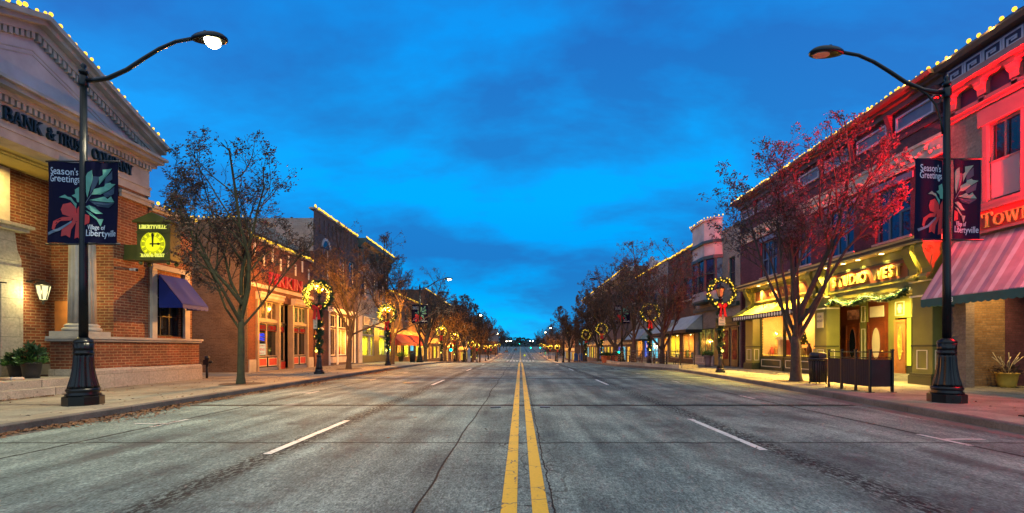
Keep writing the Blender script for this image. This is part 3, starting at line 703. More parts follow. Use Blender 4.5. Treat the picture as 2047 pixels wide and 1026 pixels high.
# markings
for x in (-.105, .185): strip('center_line', 'yellow_road_paint', [y for y in YS if y < 640], lambda y: x-.075, lambda y: x+.075, .005)
def mark(x0, x1, y0, y1, mat='white_road_paint', name='lane_dash'):
    mb = MB(); n = max(1, int((y1-y0)/4)); vs = []
    for i in range(n+1): y = y0+(y1-y0)*i/n; z = zr(y)+.008; vs += [(x0, y, z), (x1, y, z)]
    mb.add(vs, [(2*i, 2*i+1, 2*i+3, 2*i+2) for i in range(n)]); struct(mb, name, mat)
for k in range(9):
    if k != 6:
        mark(-3.63, -3.51, 6.45+12*k, 9.45+12*k); mark(3.51, 3.63, 6.7+12*k, 9.65+12*k)
for k in range(5):
    y = 9.05+6.28*k; mark(-7.02, -6.93, y-.42, y+.55, 'faint_road_paint', 'parking_tick'); mark(-7.62, -7.03, y-.045, y+.045, 'faint_road_paint', 'parking_tick')
    y = 7.5+6.45*k; mark(6.85, 6.95, y-.5, y+.45, 'faint_road_paint', 'parking_tick'); mark(6.96, 7.6, y-.045, y+.045, 'faint_road_paint', 'parking_tick')
for x in range(-4, 5): mark(x*1.0-.3, x*1.0+.3, 141, 146, 'white_road_paint', 'crosswalk_bar')
for x in (-5.2, -2.9, 2.9, 5.2):
    for k in range(6): mark(x-.1, x+.1, 160+45*k, 182+45*k, 'faint_road_paint', 'lane_dash')
# manhole lids and a storm grate in the roadway
def lid(x, y, r, label, sq=False):
    m = MB()
    if sq: m.box(x-r, x+r, y-r*.5, y+r*.5, zr(y)+.002, zr(y)+.016)
    else: m.lathe([(r, .002), (r, .012), (r*.86, .018), (.001, .018)], x, y, zr(y), 24)
    m.build('manhole_cover', 'iron_black', label=label, category='manhole cover')
lid(-4.7, 19.6, .33, 'round iron manhole cover in the left traffic lanes'); lid(-.62, 11.55, .13, 'small iron valve cover left of the double yellow line', True); lid(.62, 11.55, .13, 'small iron valve cover right of the double yellow line', True)

# fallen leaves along the left gutter and on the pavement (nobody could count them)
def leaf_litter(name, n, f, seed):
    r = random.Random(seed); vs, fs = [], []
    for _ in range(n):
        x, y, z = f(r); a = r.uniform(0, 6.28); l = r.uniform(.02, .05); w = l*.55; h = r.uniform(.004, .03)
        c, s = cos(a), sin(a); i = len(vs)
        vs += [(x-c*l, y-s*l, z+.005), (x-s*w, y+c*w, z+h), (x+c*l, y+s*l, z+h*.6), (x+s*w, y-c*w, z+.006)]; fs.append((i, i+1, i+2, i+3))
    o = MB().add(vs, fs).build(name, 'fallen_leaf'); o['kind'] = 'stuff'
def gut(r):
    y = 4+30*r.random()**1.4; w = .42*abs(sin(y*1.1)+.9*sin(y*.37+1)); return (XL+.02+abs(r.gauss(0, .12+w*.45)), y, .012)
leaf_litter('fallen_leaves', 9000, gut, 3)
leaf_litter('fallen_leaves', 520, lambda r: (r.uniform(-14, -9.3), r.uniform(7, 40), .152), 4)
leaf_litter('fallen_leaves', 260, lambda r: (-13.3+abs(r.gauss(0, .14)), r.uniform(11.5, 14.6), .155), 5)
leaf_litter('fallen_leaves', 240, lambda r: (r.uniform(10.4, 14.5), r.uniform(9, 30), .152), 6)
leaf_litter('fallen_leaves', 160, lambda r: (r.uniform(-7, -.5) if r.random() < .5 else r.uniform(6.5, 9), r.uniform(5, 40), .006), 8)
def far_woods(name, y, x0, x1, z, h, seed):
    r = random.Random(seed); vs, fs = [], []
    for _ in range(5200):
        x = r.uniform(x0, x1); hh = h*(.55+.45*(.5+.5*sin(x*.05+seed)*sin(x*.021+2))); c = Vector((x, y+r.uniform(-12, 12), z+hh*r.random()**.7)); l = r.uniform(1.2, 3.2)
        a = Vector((r.gauss(0, 1), r.gauss(0, .6), r.gauss(0, 1))).normalized()*l; b = Vector((r.gauss(0, 1), r.gauss(0, .6), r.gauss(0, 1))).normalized()*l*.6
        i = len(vs); vs += [c-a, c+b, c+a, c-b]; fs.append((i, i+1, i+2, i+3))
    o = MB().add(vs, fs).build(name, 'evergreen'); o['kind'] = 'stuff'
mb = MB(); hv = []
for i in range(81):
    x = -900+22.5*i; hv += [(x, 720, 0), (x, 820, 11+4*sin(i*.5)+3*sin(i*1.3+1))]
mb.add(hv, [(2*i, 2*i+2, 2*i+3, 2*i+1) for i in range(80)]); struct(mb, 'hill', 'evergreen')
far_woods('distant_woods', 700, -420, 420, 3, 15, 2)

# ================================================================== LEFT: BANK
BX = -14.4
bank = thing('bank_building', 'red brick bank with limestone pediment, porch column and grey lettering', 'bank', (-18, 14, .15))
def part(fn, name, mat, par): m = MB(); fn(m); return m.build(name, mat, par)
def bank_wall(m):
    facade(m, -16.6, 1, 7, 16.2, .58, 7.35, [(12.6, 14.75, 5.65, 7.2), (12.4, 15.05, .58, 5.5)], .3)
    m.quad((-16.6, 16.2, .58), (-14.4, 16.2, .58), (-14.4, 16.2, 7.35), (-16.6, 16.2, 7.35))      # return wall that faces the viewer
    facade(m, BX, 1, 16.2, 17.72, 1.86, 7.35)
    facade(m, -14.38, 1, 17.72, 20.05, 1.86, 6.85, [(18.0, 19.5, 1.97, 4.35)], .3)
    m.box(-24, -14.38, 20.03, 20.05, .1, 6.85)
    m.box(-24.02, -24, 7, 20, 0, 8.5)
part(bank_wall, 'wall', 'bank_brick', bank)
part(lambda m: (facade(m, -14.08, 1, 14.8, 20.06, .82, 1.72), m.quad((-15.2, 14.8, .58), (-14.08, 14.8, .58), (-14.08, 14.8, 1.72), (-15.2, 14.8, 1.72)), m.quad((-14.08, 20.06, .1), (-15, 20.06, .1), (-15, 20.06, 1.72), (-14.08, 20.06, 1.72)), m.box(-15.2, -15.18, 14.82, 16.19, .58, 1.72)), 'plinth_wall', 'bank_brick', bank)
def sb(m):
    m.prism([(-15.2, .1), (-13.98, .1), (-13.98, .74), (-14.04, .82), (-15.2, .82)], 'y', 14.74, 16.6); m.prism([(-15.2, .1), (-13.99, .1), (-13.99, .72), (-14.05, .80), (-15.2, .80)], 'y', 16.604, 20.14)
part(sb, 'stone_base', 'stone_blocks', bank)
part(lambda m: (m.box(-16.55, -16.42, 15.1, 16.18, .58, .95), m.box(-16.4, -15.22, 16.08, 16.19, .58, .95)), 'porch_skirting', 'limestone', bank)
part(lambda m: (m.box(-15.3, -14.0, 14.72, 20.12, 1.725, 1.80), m.box(-15.25, -13.95, 14.68, 20.16, 1.802, 1.88)), 'sill_course', 'limestone', bank)
# columns standing on the plinth wall and one more on its own pier
def bank_column(y):
    x = -14.62
    c = part(lambda m: m.lathe([(.36, 2.30), (.355, 3.5), (.335, 5.2), (.30, 6.85)], x, y, 0, 64, 16, (2.35, 6.8)), 'column', 'limestone', bank)
    part(lambda m: m.lathe([(.47, 2.05), (.5, 2.08), (.5, 2.14), (.46, 2.17), (.42, 2.19), (.45, 2.22), (.45, 2.25), (.38, 2.30)], x, y, 0, 32), 'column_base', 'limestone', c)
    part(lambda m: m.box(x-.6, x+.5, y-.5, y+.5, 1.882, 2.048), 'pedestal', 'limestone', c)
    part(lambda m: (m.lathe([(.31, 6.85), (.33, 6.9), (.31, 6.93), (.33, 7.0), (.45, 7.12), (.46, 7.16)], x, y, 0, 32), m.box(x-.48, x+.48, y-.48, y+.48, 7.162, 7.345)), 'capital', 'limestone', c)
bank_column(15.28); bank_column(11.1)
part(lambda m: m.box(-15.2, -14.08, 10.5, 11.7, .1, 1.88), 'column_pier', 'stone_blocks', bank)
# entablature, dentils, cornices, pediment
def ent(m):
    m.box(-15.0, -14.36, 9.2, 17.76, 7.35, 7.62); m.box(-15.0, -14.33, 9.17, 17.79, 7.622, 7.72); m.box(-15.0, -14.38, 9.2, 17.74, 7.722, 8.5)
    m.box(-24, -15.002, 17.5, 17.74, 7.35, 8.5)
part(ent, 'entablature', 'limestone', bank)
def wing_trim(m): m.box(-24, -14.3, 17.8, 20.1, 6.852, 6.95); m.box(-24, -14.22, 17.81, 20.16, 6.952, 7.08)
part(wing_trim, 'coping', 'limestone', bank)
part(lambda m: (m.box(-14.375, -14.28, 16.4, 17.82, 6.95, 7.1), m.box(-14.375, -14.25, 16.38, 17.84, 7.102, 7.2)), 'string_moulding', 'limestone', bank)
part(lambda m: [m.box(-14.379, -14.27, 9.26+.155*i, 9.35+.155*i, 8.34, 8.52) for i in range(55)], 'dentil_row', 'limestone', bank)
def corn(m):
    for k, (x, z0, z1) in enumerate(((-14.24, 8.52, 8.66), (-14.0, 8.662, 8.80), (-13.88, 8.802, 8.90))):
        m.box(-15.6, x, 9.0-.06*k-.1, 17.85+.06*k+.1, z0, z1)
    m.box(-24, -15.602, 17.75, 18.05, 8.6, 8.9)
part(corn, 'cornice', 'limestone', bank)
AP = 13.5
part(lambda m: m.prism([(9.2, 8.9), (17.8, 8.9), (AP, 10.68)], 'x', -15.4, -14.40), 'pediment', 'pale_stone', bank)
def rake(m):
    for sgn in (1, -1):
        E = AP+sgn*4.62
        for k, (x, d0, d1) in enumerate(((-14.22, -.02, .20), (-14.0, .202, .34), (-13.86, .342, .50))):
            pl = [(E, 8.92+d0), (AP, 10.82+d0), (AP, 10.82+d1), (E, 8.92+d1)] if sgn > 0 else [(AP, 10.82+d0), (E, 8.92+d0), (E, 8.92+d1), (AP, 10.82+d1)]
            m.prism(pl, 'x', -15.5, x)
part(rake, 'raking_cornice', 'limestone', bank)
def rdent(m):
    for sgn in (1, -1):
        for i in range(28):
            f = (i+.6)/29; y = AP+sgn*4.3*f; z = 10.80-1.9*f*4.3/4.62
            m.box(-14.38, -14.26, y-.045, y+.045, z-.19, z+.02)
part(rdent, 'raking_dentils', 'limestone', bank)
def inner_rake(m):
    for sgn in (1, -1):
        for off in (.38, .5):
            a = (AP, 10.68-off*1.1); b = (AP+sgn*(4.3-off*2.5), 10.68-off*1.1-(4.3-off*2.5)*.4135)
            pl = [a, b, (b[0], b[1]+.035), (a[0], a[1]+.035)]; m.prism(pl if sgn < 0 else pl[::-1], 'x', -14.41, -14.385)
part(inner_rake, 'pediment_moulding', 'limestone', bank)
part(lambda m: m.prism([(9.2, 9.0), (17.9, 9.0), (AP, 10.85)], 'x', -24, -15.52), 'roof', 'slate_roof', bank)
part(lambda m: (m.box(-16.6, -15.0, 8, 16.2, 7.352, 7.5), m.box(-16.3, -15.25, 12.4, 15.6, 7.30, 7.351), m.box(-16.1, -15.4, 12.8, 15.3, 7.27, 7.301)), 'porch_ceiling', 'soffit_olive', bank)
part(lambda m: (m.box(-17.0, -13.4, 6, 14.735, .12, .365), m.box(-17.0, -13.8, 6, 14.735, .367, .58)), 'steps', 'ledge_concrete', bank)
# stone door surround at the recessed wall, and the window above it
def surround(m):
    m.box(-16.7, -16.4, 14.62, 15.1, .58, 3.6); m.box(-16.7, -16.36, 14.42, 14.62, .58, 3.55); m.box(-16.7, -16.4, 12.35, 12.8, .58, 3.6); m.box(-16.7, -16.4, 12.35, 15.1, 3.602, 4.15); m.box(-16.7, -16.45, 12.6, 14.9, 4.152, 5.3); m.box(-16.7, -16.25, 12.3, 15.16, 5.302, 5.42); m.box(-16.7, -16.15, 12.22, 15.24, 5.422, 5.52)
    m.prism([(14.9, 4.152), (15.1, 4.152), (15.1, 4.4), (14.98, 4.7), (14.9, 5.3)], 'x', -16.7, -16.46)
part(surround, 'door_surround', 'stone_blocks', bank)
part(lambda m: m.box(-16.9, -16.72, 12.8, 14.6, .58, 3.6), 'door', 'mahogany', bank)
part(lambda m: (m.box(-16.62, -16.5, 14.45, 14.8, 5.6, 7.3), m.box(-16.62, -16.5, 12.5, 12.8, 5.6, 7.3), m.box(-16.62, -16.48, 12.8, 14.45, 7.0, 7.3)), 'window_surround', 'sandstone', bank)
window(bank, -16.6, 1, 12.8, 14.45, 5.65, 7.0, 2, 2, 'black_paint', 'dark_pane')
# wooden shutter panel in the return wall
sh = part(lambda m: (m.box(-16.38, -15.2, 16.10, 16.2, 1.95, 3.15)), 'shutter', 'door_orange', bank)
part(lambda m: m.box(-15.86, -15.72, 16.07, 16.098, 2.05, 2.82), 'louver', 'black_paint', sh); part(lambda m: m.box(-15.82, -15.76, 16.055, 16.068, 2.08, 2.79), 'light_slot', 'key_grey', sh)
part(lambda m: m.box(-16.38, -15.2, 16.085, 16.099, 2.84, 2.87), 'rail', 'door_orange', sh)
# stone framed window under the blue awning
wf = part(lambda m: (m.box(-14.45, -14.27, 17.76, 18.0, 1.885, 4.6), m.box(-14.45, -14.27, 19.5, 19.78, 1.885, 4.6), m.box(-14.45, -14.25, 17.76, 19.78, 4.602, 4.8)), 'window_surround', 'limestone', bank)
window(bank, -14.38, 1, 18.0, 19.5, 1.97, 4.35, 3, 3, 'black_paint', 'dark_pane', .18)
slope_awning('window_awning', 'dark blue fabric awning with scalloped edge over the bank side window', -14.24, 1, 18.02, 19.5, 4.42, 3.25, .95, .16, 'awning_blue', 'awning_blue', scallop=.04)
# lettering on the frieze
lt = thing('wall_lettering', 'dark metal capitals spelling BANK & TRUST COMPANY on the stone frieze', 'lettering', (-14.34, 14.7, 7.85))
pl = lambda y0: (lambda u, z, d: (-14.375+d, y0+u, 7.86+z))
for y0, y1, w in ((12.68, 13.72, 'BANK'), (13.86, 14.06, '&'), (14.18, 15.12, 'TRUST'), (15.32, 16.92, 'COMPANY')):
    letters(lt, w, .37, pl(y0), 'letter_dark', .07, 0, 1.15, cond=(y1-y0)/line_len(w, .37))
# wall lantern
wl = thing('wall_lantern', 'lit black lantern on a bracket beside the bank door', 'wall lamp', (-16.55, 15.3, 3.5))
lx, ly, lz = -16.1, 15.45, 3.25
part(lambda m: (m.tube([(-16.59, ly, 3.75), (-16.35, ly, 3.8), (lx, ly, 3.78), (lx, ly, 3.66)], .022, 6), m.lathe([(.10, 0), (.10, .03)], -16.575, ly, 3.72, 10)), 'bracket', 'iron_black', wl)
part(lambda m: m.lathe([(.22, 3.60), (.24, 3.62), (.16, 3.70), (.05, 3.76), (.03, 3.8)], lx, ly, 0, 6, smooth=False), 'cap', 'iron_black', wl)
part(lambda m: m.lathe([(.10, 3.14), (.19, 3.59)], lx, ly, 0, 6, smooth=False), 'glass', 'porch_glow', wl)
part(lambda m: (m.lathe([(.01, 2.96), (.05, 3.02), (.03, 3.06), (.11, 3.10), (.11, 3.13)], lx, ly, 0, 8), [m.tube([(lx+.10*cos(a), ly+.10*sin(a), 3.14), (lx+.197*cos(a), ly+.197*sin(a), 3.6)], .018, 4) for a in [pi/3*k for k in range(6)]]), 'cage', 'iron_black', wl)
light('POINT', (lx+.15, ly-.25, 3.35), (1, .80, .30), 58, .12, parent=wl)
light('AREA', (-15.8, 14.0, 7.2), (1, .72, .20), 85, .5, parent=bank)
# projecting clock
CY = 16.5
ck = thing('street_clock', 'olive box clock with glowing yellow dial on the bank wall', 'clock', (-13.2, CY, 4.7))
x0, x1, y0, y1 = -13.82, -12.62, CY, CY+.5
part(lambda m: m.box(x0, x1, y0, y1, 4.72, 6.02), 'case', 'clock_case', ck)
part(lambda m: m.prism([(x0-.1, 6.02), (x1+.1, 6.02), (x1+.1, 6.07), ((x0+x1)/2, 6.38), (x0-.1, 6.07)], 'y', y0-.1, y1+.1), 'roof', 'clock_case', ck)
part(lambda m: m.box(x0-.03, x1+.03, y0-.03, y1+.03, 5.66, 5.70), 'band', 'clock_case', ck); part(lambda m: m.box(x0-.04, x1+.04, y0-.04, y1+.04, 4.66, 4.718), 'base_plate', 'clock_case', ck)
[part(lambda m: m.ball((x, y, 4.58), .075, 10), 'foot', 'clock_case', ck) for x in (x0+.1, x1-.1) for y in (y0+.06, y1-.06)]
cx, cz = (x0+x1)/2-.02, 5.25
d = part(lambda m: m.prism([(cx+.44*cos(2*pi*k/40), cz+.44*sin(2*pi*k/40)) for k in range(40)], 'y', y0-.012, y0-.002), 'dial', 'clock_glow', ck)
def numerals(m):
    for k in range(12):
        a = pi/2-k*pi/6
        for o in ((-.035, 0, .035) if k % 3 else (-.05, -.017, .017, .05)):
            p = [(.30, o-.008), (.40, o-.010), (.40, o+.010), (.30, o+.008)]
            m.prism([(cx+r*cos(a)-t*sin(a), cz+r*sin(a)+t*cos(a)) for r, t in p], 'y', y0-.016, y0-.0125)
    for r in (.415, .285):
        for k in range(40):
            A, B = 2*pi*k/40, 2*pi*(k+1)/40; m.prism([(cx+q*cos(a), cz+q*sin(a)) for q, a in ((r-.005, A), (r+.005, A), (r+.005, B), (r-.005, B))], 'y', y0-.0155, y0-.0125)
part(numerals, 'numerals', 'clock_case', d)
part(lambda m: m.prism([(cx-.025, cz-.10), (cx+.025, cz-.10), (cx+.03, cz+.15), (cx+.045, cz+.32), (cx, cz+.41), (cx-.045, cz+.32), (cx-.03, cz+.15)], 'y', y0-.024, y0-.018), 'minute_hand', 'black_paint', d)
part(lambda m: m.prism([(cx-.10, cz-.025), (cx+.14, cz-.022), (cx+.22, cz-.045), (cx+.31, cz), (cx+.22, cz+.045), (cx+.14, cz+.022), (cx-.10, cz+.025)], 'y', y0-.030, y0-.025), 'hour_hand', 'black_paint', d)
for txt, z, h, W0 in (('LIBERTYVILLE', 5.80, .135, .98), ('BANK & TRUST', 4.78, .12, .84)):
    L = line_len(txt, h); letters(ck, txt, h, lambda u, zz, dd: (cx-W0/2+.0+u, y0-.003-dd, z+zz), 'clock_letter_glow', .02, 0, 1.2, 'letter', W0/L)
part(lambda m: (m.box(-14.37, x0-.002, y0+.1, y1-.1, 4.86, 5.25), m.box(-14.36, x0-.05, y0+.06, y1-.06, 4.7, 4.858)), 'bracket', 'clock_case', ck)
cc = thing('security_camera', 'small white dome camera on the brick below the clock', 'camera', (-14.35, 16.9, 4.35))
part(lambda m: (m.box(-14.398, -14.3, 16.86, 16.98, 4.36, 4.44), m.tube([(-14.3, 16.92, 4.4), (-14.12, 16.86, 4.38)], .06, 10)), 'housing', 'sign_white', cc); part(lambda m: m.ball((-14.10, 16.84, 4.37), .05, 10), 'lens', 'black_paint', cc)
# planter, newspaper, standpipe
def planter(name, label, loc, r, h, pot, seed, leafm=('green_leaf', 'needle_green', 'flower_red'), top=.5, cat='planter', group=None, n=420):
    t = thing(name, label, cat, loc, group); x, y, z = loc; rd = random.Random(seed)
    part(lambda m: m.lathe([(r*.72, 0), (r*.8, h*.3), (r*.97, h*.92), (r*1.06, h*.93), (r*1.06, h), (r*.93, h), (r*.9, h*.9), (.01, h*.9)], x, y, z, 20), 'pot', pot, t)
    for nm, mt, k, sp, lo, hi, ll in (('foliage', leafm[0], n, 1.25, -.08, top*.45, .11), ('sprigs', leafm[1], n, 1.0, .0, top, .16), ('blooms', leafm[2], n//9, .8, .1, top*.75, .08)):
        m = MB()
        for _ in range(k):
            a = rd.uniform(0, 6.28); q = sp*r*rd.random()**.5; zz = z+h+rd.uniform(lo, hi)*(1.15-.6*q/(sp*r)); c = Vector((x+q*cos(a), y+q*sin(a), zz)); dd = Vector((cos(a)*q/r*.6+rd.gauss(0, .3), sin(a)*q/r*.6+rd.gauss(0, .3), rd.uniform(.1, 1))).normalized(); sd = dd.orthogonal().normalized(); sd = (sd*cos(a)+dd.cross(sd)*sin(a)); l = ll*rd.uniform(.6, 1.3)
            m.add([c, c+dd*l*.5+sd*l*.22, c+dd*l, c+dd*l*.5-sd*l*.22], [(0, 1, 2, 3)])
        m.build(nm, mt, t)
    return t
planter('planter', 'black tapered planter of greenery and red sprigs on the bank landing', (-14.95, 14.0, .58), .25, .48, 'pot_black', 5, top=.55)
planter('planter', 'low black planter of greenery nearer the bank door', (-15.75, 14.35, .58), .25, .40, 'pot_black', 6, top=.38)
np_ = thing('newspaper', 'rolled newspaper lying on the bank landing', 'newspaper', (-14.6, 12.95, .6)); part(lambda m: m.tube([(-14.75, 13.0, .62), (-14.25, 13.12, .62)], [.045, .05], 8), 'roll', 'newspaper', np_); part(lambda m: m.tube([(-14.52, 13.055, .62), (-14.48, 13.065, .62)], .055, 8), 'wrapper', 'key_grey', np_)
sp_ = thing('standpipe', 'black fire standpipe on a post at the bank corner', 'standpipe', (-14.0, 20.5, .15)); part(lambda m: m.tube([(-14.0, 20.45, .15), (-14.0, 20.45, .75)], .05, 8), 'post', 'iron_black', sp_); part(lambda m: (m.box(-14.12, -13.88, 20.36, 20.54, .752, .98), m.tube([(-14.0, 20.45, .98), (-14.0, 20.45, 1.15)], .09, 10)), 'valve_box', 'iron_black', sp_); part(lambda m: m.tube([(-13.88, 20.45, .88), (-13.76, 20.45, .88)], .05, 10), 'outlet', 'iron_black', sp_)
light_string('bulb string along the far slope of the bank pediment', [(-13.9, AP+.1, 11.36), (-13.9, 18.1, 9.47)], .27)
light_string('bulb string along the near slope of the bank pediment', [(-13.9, 9.0, 9.5), (-13.9, AP-.12, 11.36)], .25)
light_string('short bulb string on the parapet of the bank side wing behind the clock', [(-14.2, 17.95, 7.14), (-14.2, 20.1, 7.14)], .3)

# ================================================================== LEFT ROW
LX = -15.1
# red pub with bay shopfront
fw_ = dict(fmat='taupe_paint', pane='dark_pane', deep=.10, fw=.07, mw=.06)
pub = building('pub_building', 'red brick pub with two storefront bays and red panels beneath them', LX, 1, 25.4, 33.4, 7.7, 'red_brick', 22, holes=[(26.1, 32.55, -.2, 4.35)], cap='limestone', deep=.3, z1b=8.6)
part(lambda m: m.box(LX-22, LX-.02, 25.36, 25.4, -.2, 8.6), 'side_wall', 'tan_brick', pub)
part(lambda m: m.box(LX-22, LX+.0, 25.30, 25.45, 8.602, 8.72), 'side_coping', 'limestone', pub)
part(lambda m: (m.box(LX-.05, LX+.05, 25.42, 33.38, 5.0, 5.22)), 'belt_course', 'sandstone', pub)
[part(lambda m: m.box(LX-.05, LX+.035, y, y+.16, (6.35 if k % 2 else 6.75), (7.1 if k % 2 else 7.5)), 'timber_strip', 'trim_cream', pub) for k, y in enumerate([25.9+.95*i for i in range(8)])]
[part(lambda m: m.box(LX-.03, LX+.06, y0, y1, .1, .85), 'pier_base', 'limestone', pub) for y0, y1 in ((25.41, 26.08), (32.57, 33.35))]
def bay(y0, y1, n, top=4.3, room='dark_pane'):
    part(lambda m: (m.box(LX-.28, LX+.02, y0, y1, .1, .35), ), 'plinth', 'blue_grey_paint', pub)
    for i in range(n):
        a, b = y0+(y1-y0)*i/n, y0+(y1-y0)*(i+1)/n
        p = part(lambda m: m.box(LX-.2, LX-.05, a+.04, b-.04, .352, .98), 'stall_panel', 'black_paint', pub); part(lambda m: (m.box(LX-.06, LX-.035, a+.14, b-.14, .46, .88)), 'inset', 'panel_red', p)
        part(lambda m: [m.box(LX-.06, LX-.03, *q) for q in ((a+.11, a+.14, .43, .91), (b-.14, b-.11, .43, .91), (a+.14, b-.14, .43, .46), (a+.14, b-.14, .88, .91))], 'outline', 'trim_cream', p)
        window(pub, LX, 1, a, b, .985, 3.02, 1, 1, **fw_); window(pub, LX, 1, a, b, 3.2, top, 3 if (y1-y0) > 2.4 else 2, 1, **{**fw_, 'pane': room})
    part(lambda m: m.box(LX-.2, LX+.01, y0, y1, 3.022, 3.198), 'transom_bar', 'taupe_paint', pub)
    [part(lambda m: m.box(LX-.25, LX+.09, y-.09, y+.09, .12, top), 'post', 'taupe_paint', pub) for y in (y0, y1)]
    part(lambda m: m.prism([(LX-.2, top+.002), (LX+.16, top+.002), (LX+.30, top+.14), (LX+.30, top+.3), (LX+.36, top+.36), (LX+.36, top+.45), (LX-.2, top+.45)], 'y', y0-.15, y1+.15), 'bay_cornice', 'sandstone', pub)
bay(26.25, 28.6, 2, room='dim_room'); bay(30.3, 32.4, 2, room='dim_green_room')
part(lambda m: (m.box(LX-.5, LX-.4, 28.7, 30.2, .1, .6), ), 'door_bottom', 'panel_red', pub)
window(pub, LX-.35, 1, 28.7, 30.2, .62, 3.0, 1, 1, **fw_); window(pub, LX-.35, 1, 28.7, 30.2, 3.1, 4.3, 1, 1, **fw_)
part(lambda m: (m.box(LX-.5, LX-.3, 28.69, 30.21, 3.002, 3.098), m.box(LX-1.2, LX-.2, 28.69, 30.21, 4.302, 4.6)), 'door_lintel', 'black_paint', pub)
psn = thing('shop_sign', 'bold red capitals FIRKIN with pale edge mounted high on the red brick pub', 'sign', (LX, 29.3, 5.4))
block_letters(psn, 'FIRKIN', .76, lambda u, z, d: (LX+.06+d, 27.35+u, 5.32+z), 'sign_red', 4.0, .14)
part(lambda m: (m.box(LX+.002, LX+.05, 27.25, 31.4, 5.36, 5.43), m.box(LX+.002, LX+.05, 27.25, 31.4, 5.9, 5.96)), 'rails', 'iron_black', psn)
for i, (a, b, h) in enumerate(((26.35, 27.35, .22), (27.5, 28.5, .22), (28.8, 30.1, .24), (30.4, 31.3, .2), (31.4, 32.3, .2))):
    t = thing('window_lettering', ['red band reading FIRKIN across the first pub window', 'red band reading FIRKIN across the second pub window from the bank', 'red band reading FIRKIN across the pub door glass', 'red band reading FIRKIN in the fourth pub window', 'red band reading FIRKIN in the last pub window'][i], 'window sign', (LX, (a+b)/2, 2.7), 'red window bands of the pub')
    X_ = LX-.43 if i == 2 else LX-.085
    part(lambda m: m.box(X_, X_+.012, a, b, 2.56, 2.92), 'band', 'valance_black', t); letters(t, 'FIRKIN', h, lambda u, z, d: (X_+.013+d, a+.08+u, 2.62+z), 'red_sign_glow', .01, .12, 1.2, cond=(b-a-.16)/line_len('FIRKIN', h, .12))
    part(lambda m: m.box(X_+.012, X_+.02, a, b, 2.535, 2.558), 'edge', 'red_sign_glow', t)
t = thing('menu_sign', 'cream MENU board in the first pub window', 'menu sign', (LX, 26.8, 1.3)); part(lambda m: m.box(LX-.08, LX-.06, 26.4, 27.25, 1.1, 1.75), 'board', 'white_neon', t); plain_text(t, 'MENU', .24, lambda u, z, d: (LX-.055+d, 26.5+u, 1.33+z), 'sign_red'); plain_text(t, 'LATE NIGHT', .11, lambda u, z, d: (LX-.055+d, 26.5+u, 1.6+z), 'sign_red'); plain_text(t, 'OPEN LATE', .11, lambda u, z, d: (LX-.055+d, 26.52+u, 1.16+z), 'sign_red')
t = thing('neon_sign', 'blue neon window sign glowing above the pub menu board', 'neon sign', (LX, 26.8, 2.0)); part(lambda m: [m.tube([(LX-.07, 26.5+.0, z), (LX-.07, 26.6+.13*j, z+.06), (LX-.07, 27.1, z)], .028, 6) for j, z in enumerate((1.95, 2.05, 2.18, 2.28))], 'tube', 'blue_neon', t); part(lambda m: m.box(LX-.09, LX-.075, 26.45, 27.15, 1.88, 2.4), 'backing', 'valance_black', t)
light_string('bulb string on the flat front parapet of the pub', [(LX+.12, 25.5, 7.87), (LX+.12, 33.3, 7.87)], .2, .06)
light_string('bulb string along the tan brick alley wall of the pub', [(-19.2, 25.28, 8.78), (LX+.05, 25.28, 8.78)], .28, .055)

# tall grey brick building with arched window and white shopfront
wins = [(35.0, 36.2, 7.0, 9.2, dict(rows=2, fmat='white_paint', sill='limestone')), (38.0, 39.4, 7.0, 9.2, dict(rows=2, sill='limestone')), (40.4, 41.6, 7.0, 9.2, dict(rows=2, sill='limestone')),
        (36.2, 37.6, .9, 3.1, dict(pane='dim_room', rows=1)), (37.8, 39.9, .9, 3.1, dict(pane='amber_room', rows=1, cols=2)), (36.2, 37.6, 3.2, 4.2, dict(rows=1)), (37.8, 39.9, 3.2, 4.2, dict(rows=1, cols=2)), (40.2, 41.5, .2, 4.2, dict(rows=2, pane='dim_room'))]
tg = fronted('brick_building', 'tall grey brick building with arched window and white shopfront beside the pub', LX, 1, 33.45, 42.5, 11.7, 'grey_brick', wins, depth=20, z1b=11.0)
part(lambda m: m.box(LX-20, LX-.02, 33.42, 33.448, 5, 11.0), 'side_wall', 'pale_brick', tg)
part(lambda m: [m.box(LX-.03, LX+.07, 34.4+.8*i, 34.75+.8*i, 10.2, 11.3) for i in range(10)], 'corbel_band', 'grey_brick', tg)
def arch(m):
    for k in range(12):
        A, B = pi*k/12, pi*(k+1)/12; c = 35.6
        m.prism([(c+r*cos(a), 9.2+r*sin(a)) for r, a in ((.62, A), (.82, A), (.82, B), (.62, B))], 'x', LX-.05, LX+.05)
part(arch, 'window_arch', 'pale_stone', tg)
part(lambda m: m.prism([(35.6+.6*cos(pi*k/12), 9.205+.6*sin(pi*k/12)) for k in range(13)], 'x', LX+.002, LX+.02), 'fanlight', 'dark_pane', tg)
part(lambda m: (m.box(LX-.04, LX+.07, 33.5, 35.9, .1, 4.4)), 'brick_pier', 'red_brick', tg)
part(lambda m: [m.box(LX-.04, LX+.09, y, y+.2, .15, 4.4) for y in (35.98, 37.6, 39.95, 41.55)]+[m.box(LX-.04, LX+.12, 35.92, 41.8, 4.402, 4.75)], 'shopfront_trim', 'white_paint', tg)
part(lambda m: [m.box(LX-.05, LX+.045, a, b, .3, .78) for a, b in ((36.3, 37.5), (37.95, 39.8))], 'stall_panel', 'sandstone', tg)
light_string('bulb string on the roofline of the tall grey brick building', [(LX+.1, 33.5, 11.9), (LX+.1, 42.4, 11.9)], .19, .065)

